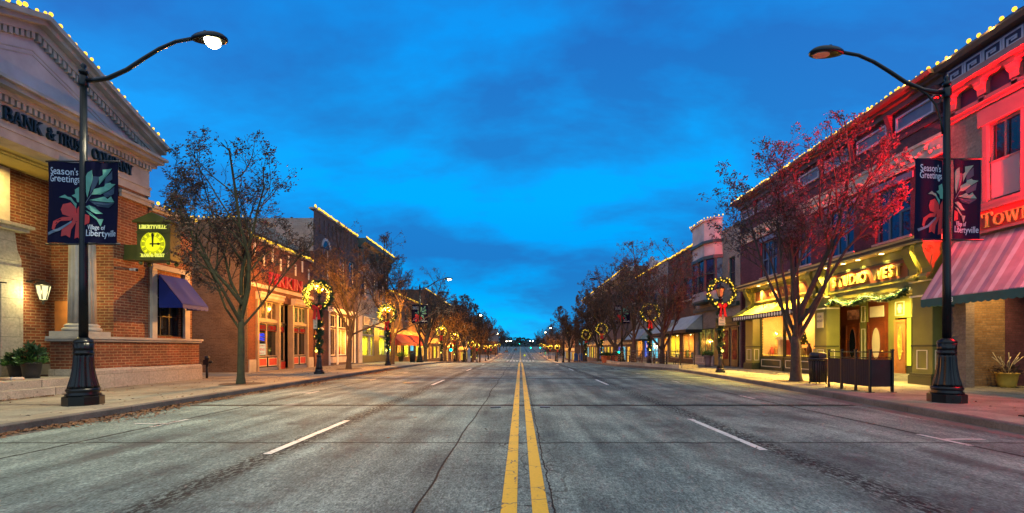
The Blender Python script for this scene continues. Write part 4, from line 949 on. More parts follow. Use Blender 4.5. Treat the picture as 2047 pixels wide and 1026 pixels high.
# corniced building with yellow shop windows
wins = [(43.6+2.9*i, 44.9+2.9*i, 6.6, 9.0, dict(rows=2, sill='limestone', head='limestone', pane='dark_pane')) for i in range(3)]+[(43.6, 45.6, .75, 2.7, dict(rows=1, pane='lime_room', fmat='olive_paint')), (46.2, 47.0, .75, 2.7, dict(rows=1, pane='lime_room', fmat='olive_paint')), (48.9, 51.2, .75, 2.7, dict(rows=1, pane='lime_room', fmat='olive_paint')), (43.6, 47.0, 2.85, 3.5, dict(cols=2, rows=1, pane='dim_green_room', fmat='olive_paint')), (48.9, 51.2, 2.85, 3.5, dict(rows=1, pane='yellow_room', fmat='olive_paint'))]
cb = fronted('corniced_building', 'two storey building with deep bracketed cornice above an olive shopfront', LX, 1, 42.52, 52.4, 11.5, 'pale_brick', wins, cap=None)
part(lambda m: m.prism([(LX-.3, 10.9), (LX+.25, 10.9), (LX+.4, 11.2), (LX+.75, 11.4), (LX+.8, 11.75), (LX-.3, 11.75)], 'y', 42.54, 52.6), 'cornice', 'teal_trim', cb)
[part(lambda m: m.prism([(LX+.002, 9.9), (LX+.2, 10.2), (LX+.5, 10.895), (LX+.002, 10.895)], 'y', y, y+.25), 'cornice_bracket', 'teal_trim', cb) for y in [42.8+1.55*i for i in range(7)]]
[part(lambda m: m.box(LX-.04, LX+.1, y, y+.9, .1, 4.6), 'pier', 'sandstone', cb) for y in (42.6, 51.4)]
part(lambda m: (m.box(LX-.1, LX+.05, 43.55, 51.3, .1, .72), m.box(LX-.1, LX+.06, 47.1, 48.8, .722, 3.6)), 'shopfront', 'dark_olive_paint', cb)
t = thing('shop_sign', 'long grey signboard reading DESIGN between tall windows and olive shopfront', 'sign', (LX+.1, 47, 3.8)); part(lambda m: m.box(LX+.002, LX+.12, 43.8, 51.0, 3.75, 4.55), 'board', 'sign_grey', t); letters(t, 'DESIGN', .42, lambda u, z, d: (LX+.122+d, 46.3+u, 3.93+z), 'trim_cream', .02, .05) if 'G' in GL else None
part(lambda m: [m.box(LX+.121, LX+.15, *q) for q in ((43.8, 51.0, 4.5, 4.55), (43.8, 51.0, 3.75, 3.8), (43.8, 43.86, 3.802, 4.498), (50.94, 51.0, 3.802, 4.498))], 'frame', 'trim_cream', t)
light_string('bulb string on the deep cornice of the olive shop building', [(LX+.8, 42.6, 11.85), (LX+.8, 52.6, 11.85)], .2, .07)
for a, b, c, z, wall, lab, bul, pn in (
    (52.45, 72.5, 0, 8.0, 'tan_brick', 'low two storey tan building with the red shop awning', 'bulb string on the low building with the red awning', ('yellow_room', 'amber_room', 'lime_room', 'cyan_room')),
    (72.55, 89.8, 0, 10.8, 'brown_brick', 'brown brick building standing past the red awning', 'bulb string on the brown brick building past the red awning', ('amber_room', 'orange_room', 'yellow_room')),
    (89.9, 110, 0, 10.6, 'grey_brick', 'grey brick building with amber shops halfway down the street', 'bulb string on the grey brick building halfway down', ('orange_room', 'amber_room', 'red_room')),
    (110.1, 131, 0, 8.8, 'brown_brick', 'dark brick corner building at the foot of the dip', 'bulb string on the dark corner building by the dip', ('amber_room', 'orange_room', 'yellow_room'))):
    g0 = zr((a+b)/2); rd = random.Random(a); n = int((b-a)/3.2); st = (b-a)/n
    wins = [(a+st*i+.4, a+st*(i+1)-.4, g0+.8, g0+2.9, dict(rows=1, pane=pn[i % len(pn)], fmat='trim_cream' if rd.random() < .5 else 'black_paint')) for i in range(n)]+[(a+st*i+.9, a+st*(i+1)-.9, g0+5.6, g0+7.4, dict(rows=2, sill='limestone', head='limestone', pane='dark_pane' if rd.random() < .8 else 'dim_room')) for i in range(n)]
    t = fronted('shop_building', lab, LX, 1, a, b, z, wall, wins)
    part(lambda m: m.box(LX-.05, LX+.12, a+.05, b-.05, g0+3.4, g0+4.3), 'fascia', 'sign_brown', t)
    light_string(bul, [(LX+.1, a+.1, z+.18), (LX+.1, b-.1, z+.18)], .25, .075, True)
slope_awning('shop_awning', 'long red fabric awning over lit shop windows on the left side', LX, 1, 52.6, 66.5, 3.35, 2.05, 1.5, .25, 'awning_red', 'awning_red')
def house(name, label, x, y, w, d, h, rh, wall='brown_brick', rz=0):
    z = zr(y); t = thing(name, label, 'house', (x, y, z-.5)); part(lambda m: m.box(x-w/2, x+w/2, y-d/2, y+d/2, z-.5, z+h), 'wall', wall, t)
    r = part(lambda m: m.prism([(y-d/2-.4, z+h+.002), (y+d/2+.4, z+h+.002), (y, z+h+rh)], 'x', x-w/2-.4, x+w/2+.4), 'roof', 'slate_roof', t); part(lambda m: m.box(x-.4, x+.4, y-.4, y+.4, z+h+rh*.5, z+h+rh+1), 'chimney', 'brown_brick', r)
    for i in range(3): part(lambda m: m.box(x-w/2+1+2.6*i, x-w/2+2.2+2.6*i, y-d/2-.03, y-d/2-.002, z+1.2, z+2.8), 'window', 'dim_room', t)
house('gabled_house', 'dark gabled house beyond the last shops on the left', -16.5, 212, 12, 12, 6, 6); house('gabled_house', 'dark house on the right before the far traffic lights', 20, 250, 12, 12, 6, 4)

# ================================================================== RIGHT: STUDIO BUILDING
RX = 15.3
def bxr(m, x0, x1, *r): m.box(x0, x1, *r)
gy = [(17.95, 19.75), (21.0, 22.8), (24.1, 25.9), (27.3, 29.1)]
st = building('studio_building', 'long dark maroon brick building with carved stone band and olive shopfronts', RX, -1, 16.32, 31.8, 11.25, 'dark_brick', 16, -.3, holes=[(a, b, 5.95, 8.15) for a, b in gy]+[(16.45, 31.6, -.2, 5.25)], cap=None, room=0, deep=.3)
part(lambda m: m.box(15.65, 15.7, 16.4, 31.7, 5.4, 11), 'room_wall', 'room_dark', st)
for a, b in gy:
    window(st, RX, -1, a, b, 5.95, 8.15, 3, 2, 'blue_grey_paint', 'blue_pane', .12, .07, .09, 'sandstone')
    part(lambda m: m.box(15.24, 15.34, a-.15, b+.15, 8.16, 8.42), 'lintel', 'blue_grey_paint', st)
part(lambda m: (m.box(15.22, 15.31, 16.4, 31.75, 8.55, 8.64), m.box(15.25, 15.31, 16.4, 31.75, 8.641, 9.2), m.box(15.20, 15.31, 16.4, 31.75, 9.201, 9.32)), 'stone_band', 'sandstone', st)
def carve(m):
    rd = random.Random(4)
    for i in range(95):
        y = 16.7+i*.158; z = 8.92+rd.uniform(-.13, .13); m.ball((15.25, y, z), rd.uniform(.06, .13), 8)
carving_ = part(carve, 'carving_rows', 'carved_sandstone', st); carving_['kind'] = 'stuff'
part(lambda m: (m.box(15.1, 15.31, 16.36, 31.78, 11.02, 11.248), m.box(14.92, 15.31, 16.35, 31.85, 11.25, 11.36)), 'cornice', 'gutter_brown', st)
part(lambda m: m.prism([(14.66, 11.362), (14.92, 11.362), (15.4, 11.362), (15.4, 11.52), (14.62, 11.52), (14.60, 11.46)], 'y', 16.4, 32.0), 'gutter', 'gutter_brown', st)
vy = [16.55+2.16*i for i in range(7)]
for i, y in enumerate(vy):
    p = part(lambda m: [m.box(15.2, 15.31, *q) for q in ((y+.3, y+2.0, 10.2, 10.28), (y+.3, y+2.0, 10.72, 10.80), (y+.3, y+.38, 10.281, 10.719), (y+1.92, y+2.0, 10.281, 10.719))], 'frieze_vent', 'key_grey', st)
    part(lambda m: m.box(15.27, 15.30, y+.38, y+1.92, 10.281, 10.719), 'panel', 'blue_grey_paint', p)
    part(lambda m: m.prism([(15.31, 10.0), (15.2, 10.1), (15.16, 10.5), (15.05, 10.8), (14.98, 11.015), (15.31, 11.015)], 'y', y, y+.2), 'frieze_bracket', 'dark_brick', st)
part(lambda m: m.box(15.24, 15.31, 16.4, 31.75, 9.85, 9.98), 'frieze_moulding', 'dark_brick', st)
# canopy over the shopfronts
part(lambda m: (m.box(14.4, 15.3, 16.42, 31.2, 5.34, 5.5), m.box(14.32, 15.3, 16.40, 31.25, 5.502, 5.58)), 'canopy', 'cream_paint', st)
part(lambda m: (m.prism([(14.26, 5.582), (15.3, 5.582), (15.3, 5.8), (15.0, 5.74)], 'y', 16.4, 31.3)), 'canopy_roof', 'slate_roof', st)
part(lambda m: (m.box(14.34, 14.398, 16.42, 31.2, 5.40, 5.5)), 'canopy_edge', 'dark_olive_paint', st)
part(lambda m: (m.box(14.9, 15.34, 17.3, 29.3, 5.02, 5.338), m.box(14.97, 15.34, 17.32, 22.15, 3.78, 4.2), m.box(14.92, 15.3, 17.3, 22.2, 4.08, 4.18), m.box(15.0, 15.34, 23.1, 29.25, 4.1, 5.018)), 'fascia', 'olive_paint', st)
def pilaster(y0, y1, nm='shopfront_pillar'):
    p = part(lambda m: (m.box(14.86, 15.5, y0, y1, .15, 5.33)), nm, 'olive_paint', st)
    part(lambda m: (m.box(14.74, 15.45, y0-.06, y1+.06, .14, .48), m.box(14.78, 15.45, y0-.04, y1+.04, .48, .56)), 'base', 'dark_olive_paint', p); part(lambda m: m.box(14.82, 15.45, y0-.03, y1+.03, 1.55, 1.62), 'rail_moulding', 'dark_olive_paint', p)
    [part(lambda m: m.box(q, 15.45, y0-.05, y1+.05, z, z+.06), 'capital', 'trim_cream', p) for q, z in ((14.78, 3.40), (14.76, 3.95))]
    a, b = y0+.2, y1-.2
    part(lambda m: [m.box(14.84, 14.862, *q) for q in ((a, b, .72, .75), (a, b, 1.40, 1.43), (a, a+.03, .751, 1.399), (b-.03, b, .751, 1.399))], 'panel', 'trim_cream', p)
    a, b = 14.95, 15.25
    part(lambda m: [m.box(q[0], q[1], y0-.016, y0-.002, q[2], q[3]) for q in ((a, b, .72, .75), (a, b, 1.40, 1.43), (a, a+.03, .751, 1.399), (b-.03, b, .751, 1.399))], 'side_panel', 'trim_cream', p)
    return p
pilaster(16.5, 17.35); pilaster(22.2, 23.1); pilaster(29.25, 30.2)
def console(y, w=.36):
    o = [(14.86, 3.98), (14.62, 4.0), (14.55, 4.1), (14.62, 4.22), (14.74, 4.24), (14.72, 4.45), (14.55, 4.75), (14.45, 5.0), (14.42, 5.2), (14.5, 5.336), (14.86, 5.336)]
    c = part(lambda m: m.prism(o, 'y', y, y+w), 'console', 'olive_paint', st)
    def sc(m):
        for (cx_, cz_, R, n) in ((14.65, 5.08, .14, 26), (14.68, 4.14, .09, 22)):
            pts = [(cx_+R*(1-k/n*.85)*cos(k*.55), y-.02, cz_+R*(1-k/n*.85)*sin(k*.55)) for k in range(n)]; m.tube(pts, .016, 5)
        m.tube([(14.80, y-.02, 4.2), (14.72, y-.02, 4.5), (14.78, y-.02, 4.9)], .02, 5)
    part(sc, 'scroll', 'olive_paint', c)
for y in (16.42, 16.98, 22.25, 22.85, 29.3): console(y)
# right return of the building and black double doors beside the entry brick
bd = part(lambda m: m.box(15.42, 15.48, 15.75, 16.48, .15, 3.3), 'side_door', 'black_paint', st); part(lambda m: [m.box(15.40, 15.418, *q) for q in ((15.86, 16.38, .4, .43), (15.86, 16.38, 1.1, 1.13), (15.86, 16.38, 1.3, 1.33), (15.86, 16.38, 3.0, 3.03), (15.86, 15.89, .43, 1.1), (16.35, 16.38, .43, 1.1), (15.86, 15.89, 1.33, 3.0), (16.35, 16.38, 1.33, 3.0))], 'moulding', 'key_grey', bd)
# recessed entry
EX = 16.6
part(lambda m: m.add([(15.0, 17.36, .16), (EX+.2, 17.36, .44), (EX+.2, 24.7, .44), (15.0, 23.05, .16)], [(0, 1, 2, 3)]), 'entry_floor', 'walk_concrete', st)
part(lambda m: m.box(15.0, EX+.2, 17.0, 24.7, 3.76, 3.84), 'entry_ceiling', 'cream_paint', st)
part(lambda m: (m.box(EX+.02, EX+.12, 20.62, 24.7, .2, 3.76)), 'entry_wall', 'mahogany', st)
part(lambda m: (m.box(EX-.02, EX+.12, 20.25, 20.619, .2, 3.76), m.box(EX-.02, EX+.12, 19.4, 20.249, 2.82, 3.76), m.box(EX, EX+.12, 17.3, 19.399, 2.82, 3.76), m.box(EX-.05, EX+.02, 21.85, 22.3, .2, 3.76)), 'entry_panelling', 'olive_paint', st)
part(lambda m: m.box(15.5, EX+.1, 17.3, 17.36, .2, 3.76), 'entry_side', 'olive_paint', st)
def oval_door(y0, y1, mat, glass, zt=2.74, zb=.34, sgn=False):
    p = part(lambda m: m.box(EX-.045, EX+.01, y0, y1, zb, zt), 'door', mat, st); c, w = (y0+y1)/2, (y1-y0)
    part(lambda m: m.prism([(c+w*.22*cos(a), (zb+zt)/2+.18+.72*sin(a)) for a in [2*pi*k/28 for k in range(28)]], 'x', EX-.06, EX-.046), 'oval_glass', glass, p)
    def mo(m):
        ps = [(EX-.055, c+w*.24*cos(2*pi*k/28), (zb+zt)/2+.18+.75*sin(2*pi*k/28)) for k in range(29)]; m.tube(ps, .018, 5, cap=False)
        for q in ((y0+w*.16, y1-w*.16, zb+.18, zb+.21), (y0+w*.16, y1-w*.16, zb+.48, zb+.51), (y0+w*.16, y0+w*.19, zb+.21, zb+.48), (y1-w*.19, y1-w*.16, zb+.21, zb+.48)): m.box(EX-.06, EX-.046, *q)
        m.box(EX-.075, EX-.046, y0, y0+.1, zb, zt); m.box(EX-.075, EX-.046, y1-.1, y1, zb, zt); m.box(EX-.075, EX-.046, y0+.1, y1-.1, zt-.12, zt)
    part(mo, 'moulding', mat, p); part(lambda m: m.ball((EX-.12, y0+.09, 1.35), .04, 8), 'handle', 'gold_paint', p)
    return p
oval_door(22.32, 23.3, 'mahogany', 'dark_pane'); oval_door(20.75, 21.83, 'mahogany', 'cream_paint'); oval_door(19.66, 20.24, 'door_orange', 'yellow_room')
part(lambda m: m.box(EX-.03, EX-.012, 19.42, 19.62, .75, 2.8), 'side_light', 'lime_room', st); part(lambda m: m.box(EX-.03, EX-.01, 19.35, 19.65, .3, .72), 'side_panel', 'dark_olive_paint', st)
part(lambda m: (m.box(EX-.03, EX+.018, 22.45, 23.2, 2.92, 3.4)), 'transom_window', 'dim_room', st); part(lambda m: (m.box(EX-.03, EX+.018, 20.9, 21.7, 2.95, 3.45)), 'transom_panel', 'trim_cream', st)
t = part(lambda m: [m.box(EX-.05, EX-.021, *q) for q in ((19.74, 20.22, 2.92, 2.95), (19.74, 20.22, 3.5, 3.53), (19.74, 19.77, 2.95, 3.5), (20.19, 20.22, 2.95, 3.5))], 'ornament_frame', 'trim_cream', st)
part(lambda m: m.prism([(19.98+(.10+.02*cos(6*a))*cos(a), 3.22+(.2+.02*cos(6*a))*sin(a)) for a in [2*pi*k/24 for k in range(24)]], 'x', EX-.05, EX-.022), 'ornament', 'trim_cream', t)
part(lambda m: [m.box(EX-.065, EX-.051, a, b, c, d) for a, b in ((21.95, 22.2),) for c, d in ((.5, .53), (2.4, 2.43), (2.75, 2.78), (3.5, 3.53))]+[m.box(EX-.065, EX-.051, y, y+.03, c, d) for y in (21.95, 22.17) for c, d in ((.53, 2.4), (2.78, 3.5))], 'panel_outline', 'trim_cream', st)
part(lambda m: m.add([(15.42, 23.1, .15), (EX+.05, 24.7, .15), (EX+.05, 24.7, 3.76), (15.42, 23.1, 3.76)], [(0, 1, 2, 3)]), 'display_pane', 'dark_pane', st)
light('AREA', (15.55, 19.4, 3.7), (1, .72, .20), 170, .6, parent=st)
# downlights under the canopy
for i, (x, y) in enumerate([(14.68, q) for q in (16.75, 18.6, 19.9, 20.8, 21.95, 24.4, 27.0, 28.2, 29.5)]):
    p = part(lambda m: m.lathe([(.12, 5.325), (.12, 5.339), (.10, 5.339)], x, y, 0, 14), 'downlight', 'trim_cream', st); part(lambda m: m.lathe([(.085, 5.315), (.085, 5.324)], x, y, 0, 14), 'lens', 'downlight_glow', p)
    light('SPOT', (x, y, 5.27), (1, .72, .24), 360, .06, parent=st, spot_size=radians(88), spot_blend=.5)
    light('SPOT', (x-.12, y, 5.27), (1, .58, .09), 1500, .06, rot=Vector((-.34, 0, -1)).to_track_quat('-Z', 'Y').to_euler(), parent=st, spot_size=radians(84), spot_blend=.5)
# sign boards
t = thing('shop_sign', 'orange brown signboard with raised gold capitals STUDIO WEST', 'sign', (14.95, 19.9, 4.25))
part(lambda m: m.box(14.96, 15.02, 17.62, 22.1, 4.24, 4.96), 'board', 'sign_brown', t)
part(lambda m: [m.box(14.91, 14.959, *q) for q in ((17.55, 22.16, 4.955, 5.02), (17.55, 22.16, 4.18, 4.245), (17.55, 17.62, 4.246, 4.954), (22.09, 22.16, 4.246, 4.954))], 'frame', 'dark_olive_paint', t)
block_letters(t, 'STUDIO', .46, lambda u, z, d: (14.955-d, 21.82-u, 4.37+z), 'gold_letter', 2.15)
block_letters(t, 'WEST', .46, lambda u, z, d: (14.955-d, 19.40-u, 4.37+z), 'gold_letter', 1.5)
t = thing('wall_plaque', 'small brown plaque framed in gold between the two consoles', 'sign', (14.85, 16.75, 4.2)); part(lambda m: m.box(14.83, 14.858, 16.8, 16.96, 4.1, 4.9), 'board', 'sign_brown', t); part(lambda m: m.box(14.815, 14.829, 16.86, 16.9, 4.3, 4.7), 'emblem', 'gold_paint', t)
t = thing('shop_sign', 'brown signboard framed in gold with an oval emblem above the yellow awning', 'sign', (14.95, 26.5, 4.5))
part(lambda m: m.box(14.95, 14.999, 23.3, 29.1, 4.42, 5.08), 'board', 'sign_brown', t); part(lambda m: [m.box(14.90, 14.949, *q) for q in ((23.25, 29.15, 5.06, 5.13), (23.25, 29.15, 4.36, 4.43), (23.25, 23.33, 4.431, 5.059), (29.07, 29.15, 4.431, 5.059))], 'frame', 'gold_paint', t)
part(lambda m: m.prism([(28.3+.16*cos(a), 4.74+.27*sin(a)) for a in [2*pi*k/20 for k in range(20)]], 'x', 14.92, 14.949), 'emblem', 'gold_paint', t)
rd = random.Random(2)
part(lambda m: [m.tube([(14.94, 27.4-.34*k+.06*cos(a*1.3+k), 4.72+.12*sin(a*1.7+k)) for a in range(7)], .02, 5) for k in range(9)], 'script', 'gold_letter', t)
t = thing('notice', 'cream FOR RENT notice on the olive pillar left of the entry', 'notice', (14.85, 22.65, 2.9)); part(lambda m: m.box(14.84, 14.858, 22.42, 22.9, 2.5, 3.25), 'board', 'cream_paint', t); plain_text(t, 'FOR', .17, lambda u, z, d: (14.838-d, 22.86-u, 3.0+z), 'sign_grey'); plain_text(t, 'RENT', .17, lambda u, z, d: (14.838-d, 22.88-u, 2.78+z), 'sign_grey')
# gift shop window and bulkhead
for a, b in ((23.12, 26.6), (26.7, 29.24)):
    p = part(lambda m: m.box(15.3, 15.45, a, b, .15, .95), 'stall_panel', 'dark_olive_paint', st); part(lambda m: [m.box(15.28, 15.299, *q) for q in ((a+.2, b-.2, .35, .39), (a+.2, b-.2, .76, .80), (a+.2, a+.24, .391, .759), (b-.24, b-.2, .391, .759))], 'outline', 'trim_cream', p)
    window(st, 15.3, -1, a, b, .955, 4.05, 1, 1, 'dark_olive_paint', 'clear_glass', .05)
part(lambda m: m.box(17.0, 17.05, 23.2, 29.3, .9, 3.75), 'display_wall', 'room_warm', st); part(lambda m: m.box(15.45, 17.0, 29.25, 29.3, .9, 3.75), 'display_side', 'room_warm', st); part(lambda m: m.box(15.4, 17.0, 23.2, 29.3, .85, .93), 'display_floor', 'room_floor', st); part(lambda m: m.box(15.5, 17.0, 24.8, 29.3, 3.76, 3.84), 'display_ceiling', 'room_warm', st)
light('AREA', (15.9, 27.2, 3.7), (1, .55, .16), 260, 1.2, parent=st)
fp = thing('mantelpiece', 'white mantelpiece outlined in small bulbs in the gift shop window', 'mantelpiece', (16.4, 27.6, .93)); part(lambda m: (m.box(16.1, 16.5, 26.8, 27.05, .935, 2.0), m.box(16.1, 16.5, 28.35, 28.6, .935, 2.0), m.box(16.0, 16.55, 26.7, 28.7, 2.0, 2.2)), 'surround', 'trim_cream', fp); part(lambda m: m.box(16.3, 16.45, 27.06, 28.34, .935, 1.99), 'firebox', 'panel_red', fp)
bulbs(fp, along([(15.98, 28.6, 1.0), (15.98, 28.6, 2.22), (15.98, 26.7, 2.22), (15.98, 26.7, 1.5)], .11), .03, 'fairy_glow')
ct = thing('light_tree', 'cone of tiny bulbs standing in the gift shop window', 'christmas tree', (16.2, 26.35, .93)); part(lambda m: m.lathe([(.42, 1.7), (.01, 3.3)], 16.2, 26.45, 0, 14), 'cone', 'needle_green', ct)
bulbs(ct, [(16.2+q*cos(a), 26.45+q*sin(a), z) for q, a, z in [(.44*(1-k/62), k*2.4, 1.72+1.56*k/62) for k in range(62)]], .028, 'fairy_glow'); part(lambda m: (m.box(16.0, 16.4, 26.25, 26.65, .935, 1.5), m.tube([(16.2, 26.45, 1.5), (16.2, 26.45, 1.72)], .05, 6)), 'stand', 'mahogany', ct)
t = thing('light_string', 'tiny bulbs edging the gift shop window glass', 'string lights', (15.42, 29, 1)); MB().tube([(15.45, 29.12, 3.4), (15.45, 29.12, 1.05), (15.45, 24.2, 1.05)], .006, 4).build('cable', 'iron_black', t); bulbs(t, along([(15.43, 29.1, 3.4), (15.43, 29.1, 1.07), (15.43, 24.2, 1.07)], .16), .028, 'fairy_glow')
for i, (y, h, r, mt, lb) in enumerate(((25.8, .55, .16, 'pot_yellow', 'yellow'), (25.2, .8, .14, 'mahogany', 'tall dark brown'), (24.7, .5, .18, 'cream_paint', 'cream'), (28.95, .6, .13, 'panel_red', 'red'))):
    t = thing('vase', f'{lb} vase on display in the gift shop window', 'vase', (15.9, y, .93)); part(lambda m: m.lathe([(r*.5, .005), (r, h*.45), (r*.8, h*.75), (r*.4, h*.9), (r*.55, h)], 15.9, y, .93, 14), 'body', mt, t); part(lambda m: m.lathe([(r*.56, h), (r*.56, h+.03)], 15.9, y, .93, 12), 'rim', mt, t)
slope_awning('shop_awning', 'yellow striped awning with black scalloped valance over the gift shop window', 15.25, -1, 23.3, 30.3, 4.36, 3.55, 1.25, .30, 'awning_yellow', 'valance_black', scallop=.05)
aw = bpy.data.objects['shop_awning.001']
part(lambda m: [m.prism([(23.5+.28*k+.085*cos(a), 3.39+.11*sin(a)) for a in [2*pi*j/14 for j in range(14)]], 'x', 13.995, 13.985) for k in range(24)], 'valance_dots', 'sign_white', aw)
part(lambda m: [m.tube([(14.66-.12*math.sin(k), 27.6-.2*k+.06*cos(a*1.3+k), 3.99+.075*math.sin(k)+.05*sin(a*1.7+k)) for a in range(6)], .016, 4) for k in range(9)], 'script', 'valance_black', aw)
# garland under the entry beam
def foliage(m, pts, r, n, ll, rd):
    for _ in range(n):
        i = rd.randrange(len(pts)-1); p = Vector(pts[i]).lerp(Vector(pts[i+1]), rd.random()); a = Vector((rd.gauss(0, 1), rd.gauss(0, 1), rd.gauss(0, 1))).normalized()
        c = p+a*r*rd.uniform(.3, 1); d_ = (a+Vector((rd.gauss(0, .5), rd.gauss(0, .5), rd.gauss(0, .5)))).normalized(); sd = d_.orthogonal().normalized(); l = ll*rd.uniform(.6, 1.3)
        m.add([c-d_*l*.3, c+sd*l*.2, c+d_*l*.7, c-sd*l*.2], [(0, 1, 2, 3)])
gl = thing('garland', 'dark evergreen garland swagged beneath the entry beam', 'garland', (14.9, 19.8, 3.7)); gp = [(14.9, 17.6+.45*k, 3.78-.28*abs(sin(pi*k/4.5))) for k in range(11)]
part(lambda m: (foliage(m, gp, .16, 1500, .16, random.Random(1)), m.tube(gp, .06, 6)), 'foliage', 'needle_green', gl); part(lambda m: m.tube([(p[0]-.1, p[1], p[2]) for p in gp], .03, 5), 'ribbon', 'sign_green', gl)
light_string('bulb string on the long maroon brick roofline', [(14.66, 16.5, 11.56), (14.66, 31.9, 11.56)], .235, .05, glow=8)

# ================================================================== RIGHT: RED-LIT CREAM BUILDING
cr_ = building('cream_building', 'cream brick corner building with Greek key frieze glowing red', RX, -1, 7, 16.28, 11.3, 'cream_brick', 16, 4.95, holes=[(13.95, 14.95, 6.25, 8.8), (10.9, 11.9, 6.25, 8.8)], cap=None, room=.6, z1b=11.2)
for a, b in ((13.95, 14.95), (10.9, 11.9)):
    w = window(cr_, RX, -1, a, b, 6.25, 8.8, 1, 1, 'ledge_pink', 'dark_pane', .05, .08); part(lambda m: m.box(15.315, 15.345, a+.08, b-.08, 6.34, 7.55), 'blind', 'red_lit_tint', w); part(lambda m: (m.box(15.312, 15.345, (a+b)/2-.02, (a+b)/2+.02, 7.56, 8.72), m.box(15.29, 15.35, a+.06, b-.06, 7.5, 7.56)), 'meeting_rail', 'ledge_pink', w)
    part(lambda m: (m.box(15.22, 15.33, a-.3, b+.3, 8.81, 9.35), m.box(15.24, 15.33, a-.16, a-.002, 6.1, 8.808), m.box(15.24, 15.33, b+.002, b+.16, 6.1, 8.808), m.box(15.18, 15.33, a-.25, b+.25, 6.05, 6.245)), 'window_surround', 'ledge_pink', cr_)
part(lambda m: (m.box(15.2, 15.31, 7, 16.3, 9.42, 9.55), m.box(15.1, 15.31, 7, 16.32, 9.552, 9.7)), 'lower_ledge', 'ledge_pink', cr_)
part(lambda m: (m.box(15.0, 15.31, 7, 16.34, 10.3, 10.42), m.box(14.74, 15.31, 7, 16.36, 10.422, 10.62)), 'upper_ledge', 'ledge_pink', cr_)
part(lambda m: m.box(15.27, 15.31, 7, 16.29, 9.702, 10.298), 'ledge_panel', 'frieze_navy', cr_)
for i in range(9):
    y = 16.0-1.0*i; c = part(lambda m: (m.box(14.95, 15.27, y-.17, y+.17, 10.2, 10.298), m.prism([(15.27, 9.75), (15.1, 9.8), (15.08, 10.0), (14.98, 10.08), (14.97, 10.198), (15.27, 10.198)], 'y', y-.13, y+.13)), 'corbel', 'ledge_pink', cr_); part(lambda m: m.box(15.1, 15.26, y-.09, y+.09, 9.6, 9.748), 'drop', 'ledge_pink', c)
part(lambda m: m.box(15.12, 15.31, 7, 16.31, 10.622, 11.32), 'frieze', 'frieze_navy', cr_)
def key(m):
    u0 = .62; z0, z1 = 10.72, 11.24; w = .055; H = z1-z0
    for i in range(14):
        y = 16.2-u0*i
        def h(a, b, z): m.box(15.10, 15.119, y-b, y-a, z, z+w)
        def v(a, za, zb): m.box(15.099, 15.119, y-a-w, y-a, za, zb)
        h(0, .60, z1-w); v(.545, z0+.1, z1-w-.001); h(.12, .545, z0+.1); v(.12, z0+.155, z1-.16); h(.176, .42, z1-.215); v(.365, z0+.23, z1-.216); h(.25, .364, z0+.23); v(0, z0, z1-w-.001); h(.056, .6, z0-.02)
part(key, 'key_pattern', 'key_grey', cr_)
part(lambda m: m.prism([(14.86, 11.34), (15.4, 11.34), (15.4, 11.56), (14.80, 11.56), (14.78, 11.48)], 'y', 7, 16.62), 'gutter', 'gutter_brown', cr_)
part(lambda m: (m.box(15.3, 15.6, 15.72, 16.28, .1, 4.95)), 'brick_pier', 'cream_brick', cr_); part(lambda m: m.box(15.602, 17.15, 16.2, 16.28, .1, 4.95), 'entry_return', 'entry_brick', cr_)
part(lambda m: (m.box(17.152, 19, 16.4, 16.48, .1, 4.95), m.box(18.6, 18.7, 7, 16.4, .1, 4.95), m.box(15.32, 18.6, 7, 16.2, 4.86, 4.948)), 'shop_recess', 'black_paint', cr_)
p = part(lambda m: m.lathe([(.12, 4.80), (.12, 4.858)], 16.3, 14.9, 0, 14), 'downlight', 'trim_cream', cr_); part(lambda m: m.lathe([(.09, 4.785), (.09, 4.799)], 16.3, 14.9, 0, 14), 'lens', 'downlight_glow', p); light('SPOT', (16.3, 14.9, 4.75), (1, .60, .2), 420, .08, rot=Vector((-.05, .42, -1)).to_track_quat('-Z', 'Y').to_euler(), parent=cr_, spot_size=radians(95), spot_blend=.8)
t = thing('shop_sign', 'signboard with gold capitals TOWN under the red-lit window', 'sign', (15.2, 12.5, 5.4)); part(lambda m: m.box(15.12, 15.298, 8, 15.2, 5.3, 5.98), 'board', 'panel_red', t); part(lambda m: (m.box(15.05, 15.119, 7.95, 15.25, 5.96, 6.04), m.box(15.05, 15.119, 7.95, 15.25, 5.24, 5.32)), 'frame', 'ledge_pink', t)
letters(t, 'T', .46, lambda u, z, d: (15.115-d, 14.98-u, 5.40+z), 'gold_letter', .05, 0, 1.1); letters(t, 'OWN', .36, lambda u, z, d: (15.115-d, 14.60-u, 5.40+z), 'gold_letter', .05, .06, 1.1)
slope_awning('shop_awning', 'rose striped awning with green scalloped valance numbered 08', 15.28, -1, 9.2, 16.1, 5.2, 3.22, 1.2, .26, 'awning_rose', 'valance_green', scallop=.05, text=(15.12, '08'), tsize=.24)
light_string('bulb string on the gutter above the Greek key frieze', [(14.8, 16.6, 11.62), (14.8, 11, 11.62)], .36, .055, glow=4)
t = planter('planter', 'round yellow pot with dry twigs by the brick entry', (16.75, 15.75, .15), .3, .5, 'pot_yellow', 9, ('dry_leaf', 'dry_leaf', 'dry_leaf'), .3, n=60); part(lambda m: [m.tube([(16.75, 15.75, .6), (16.75+.2*cos(a), 15.75+.2*sin(a), 1.0), (16.75+.45*cos(a), 15.75+.3*sin(a), 1.25+.1*cos(a*3))], .012, 4) for a in [k*.7 for k in range(9)]], 'twigs', 'cream_paint', t)
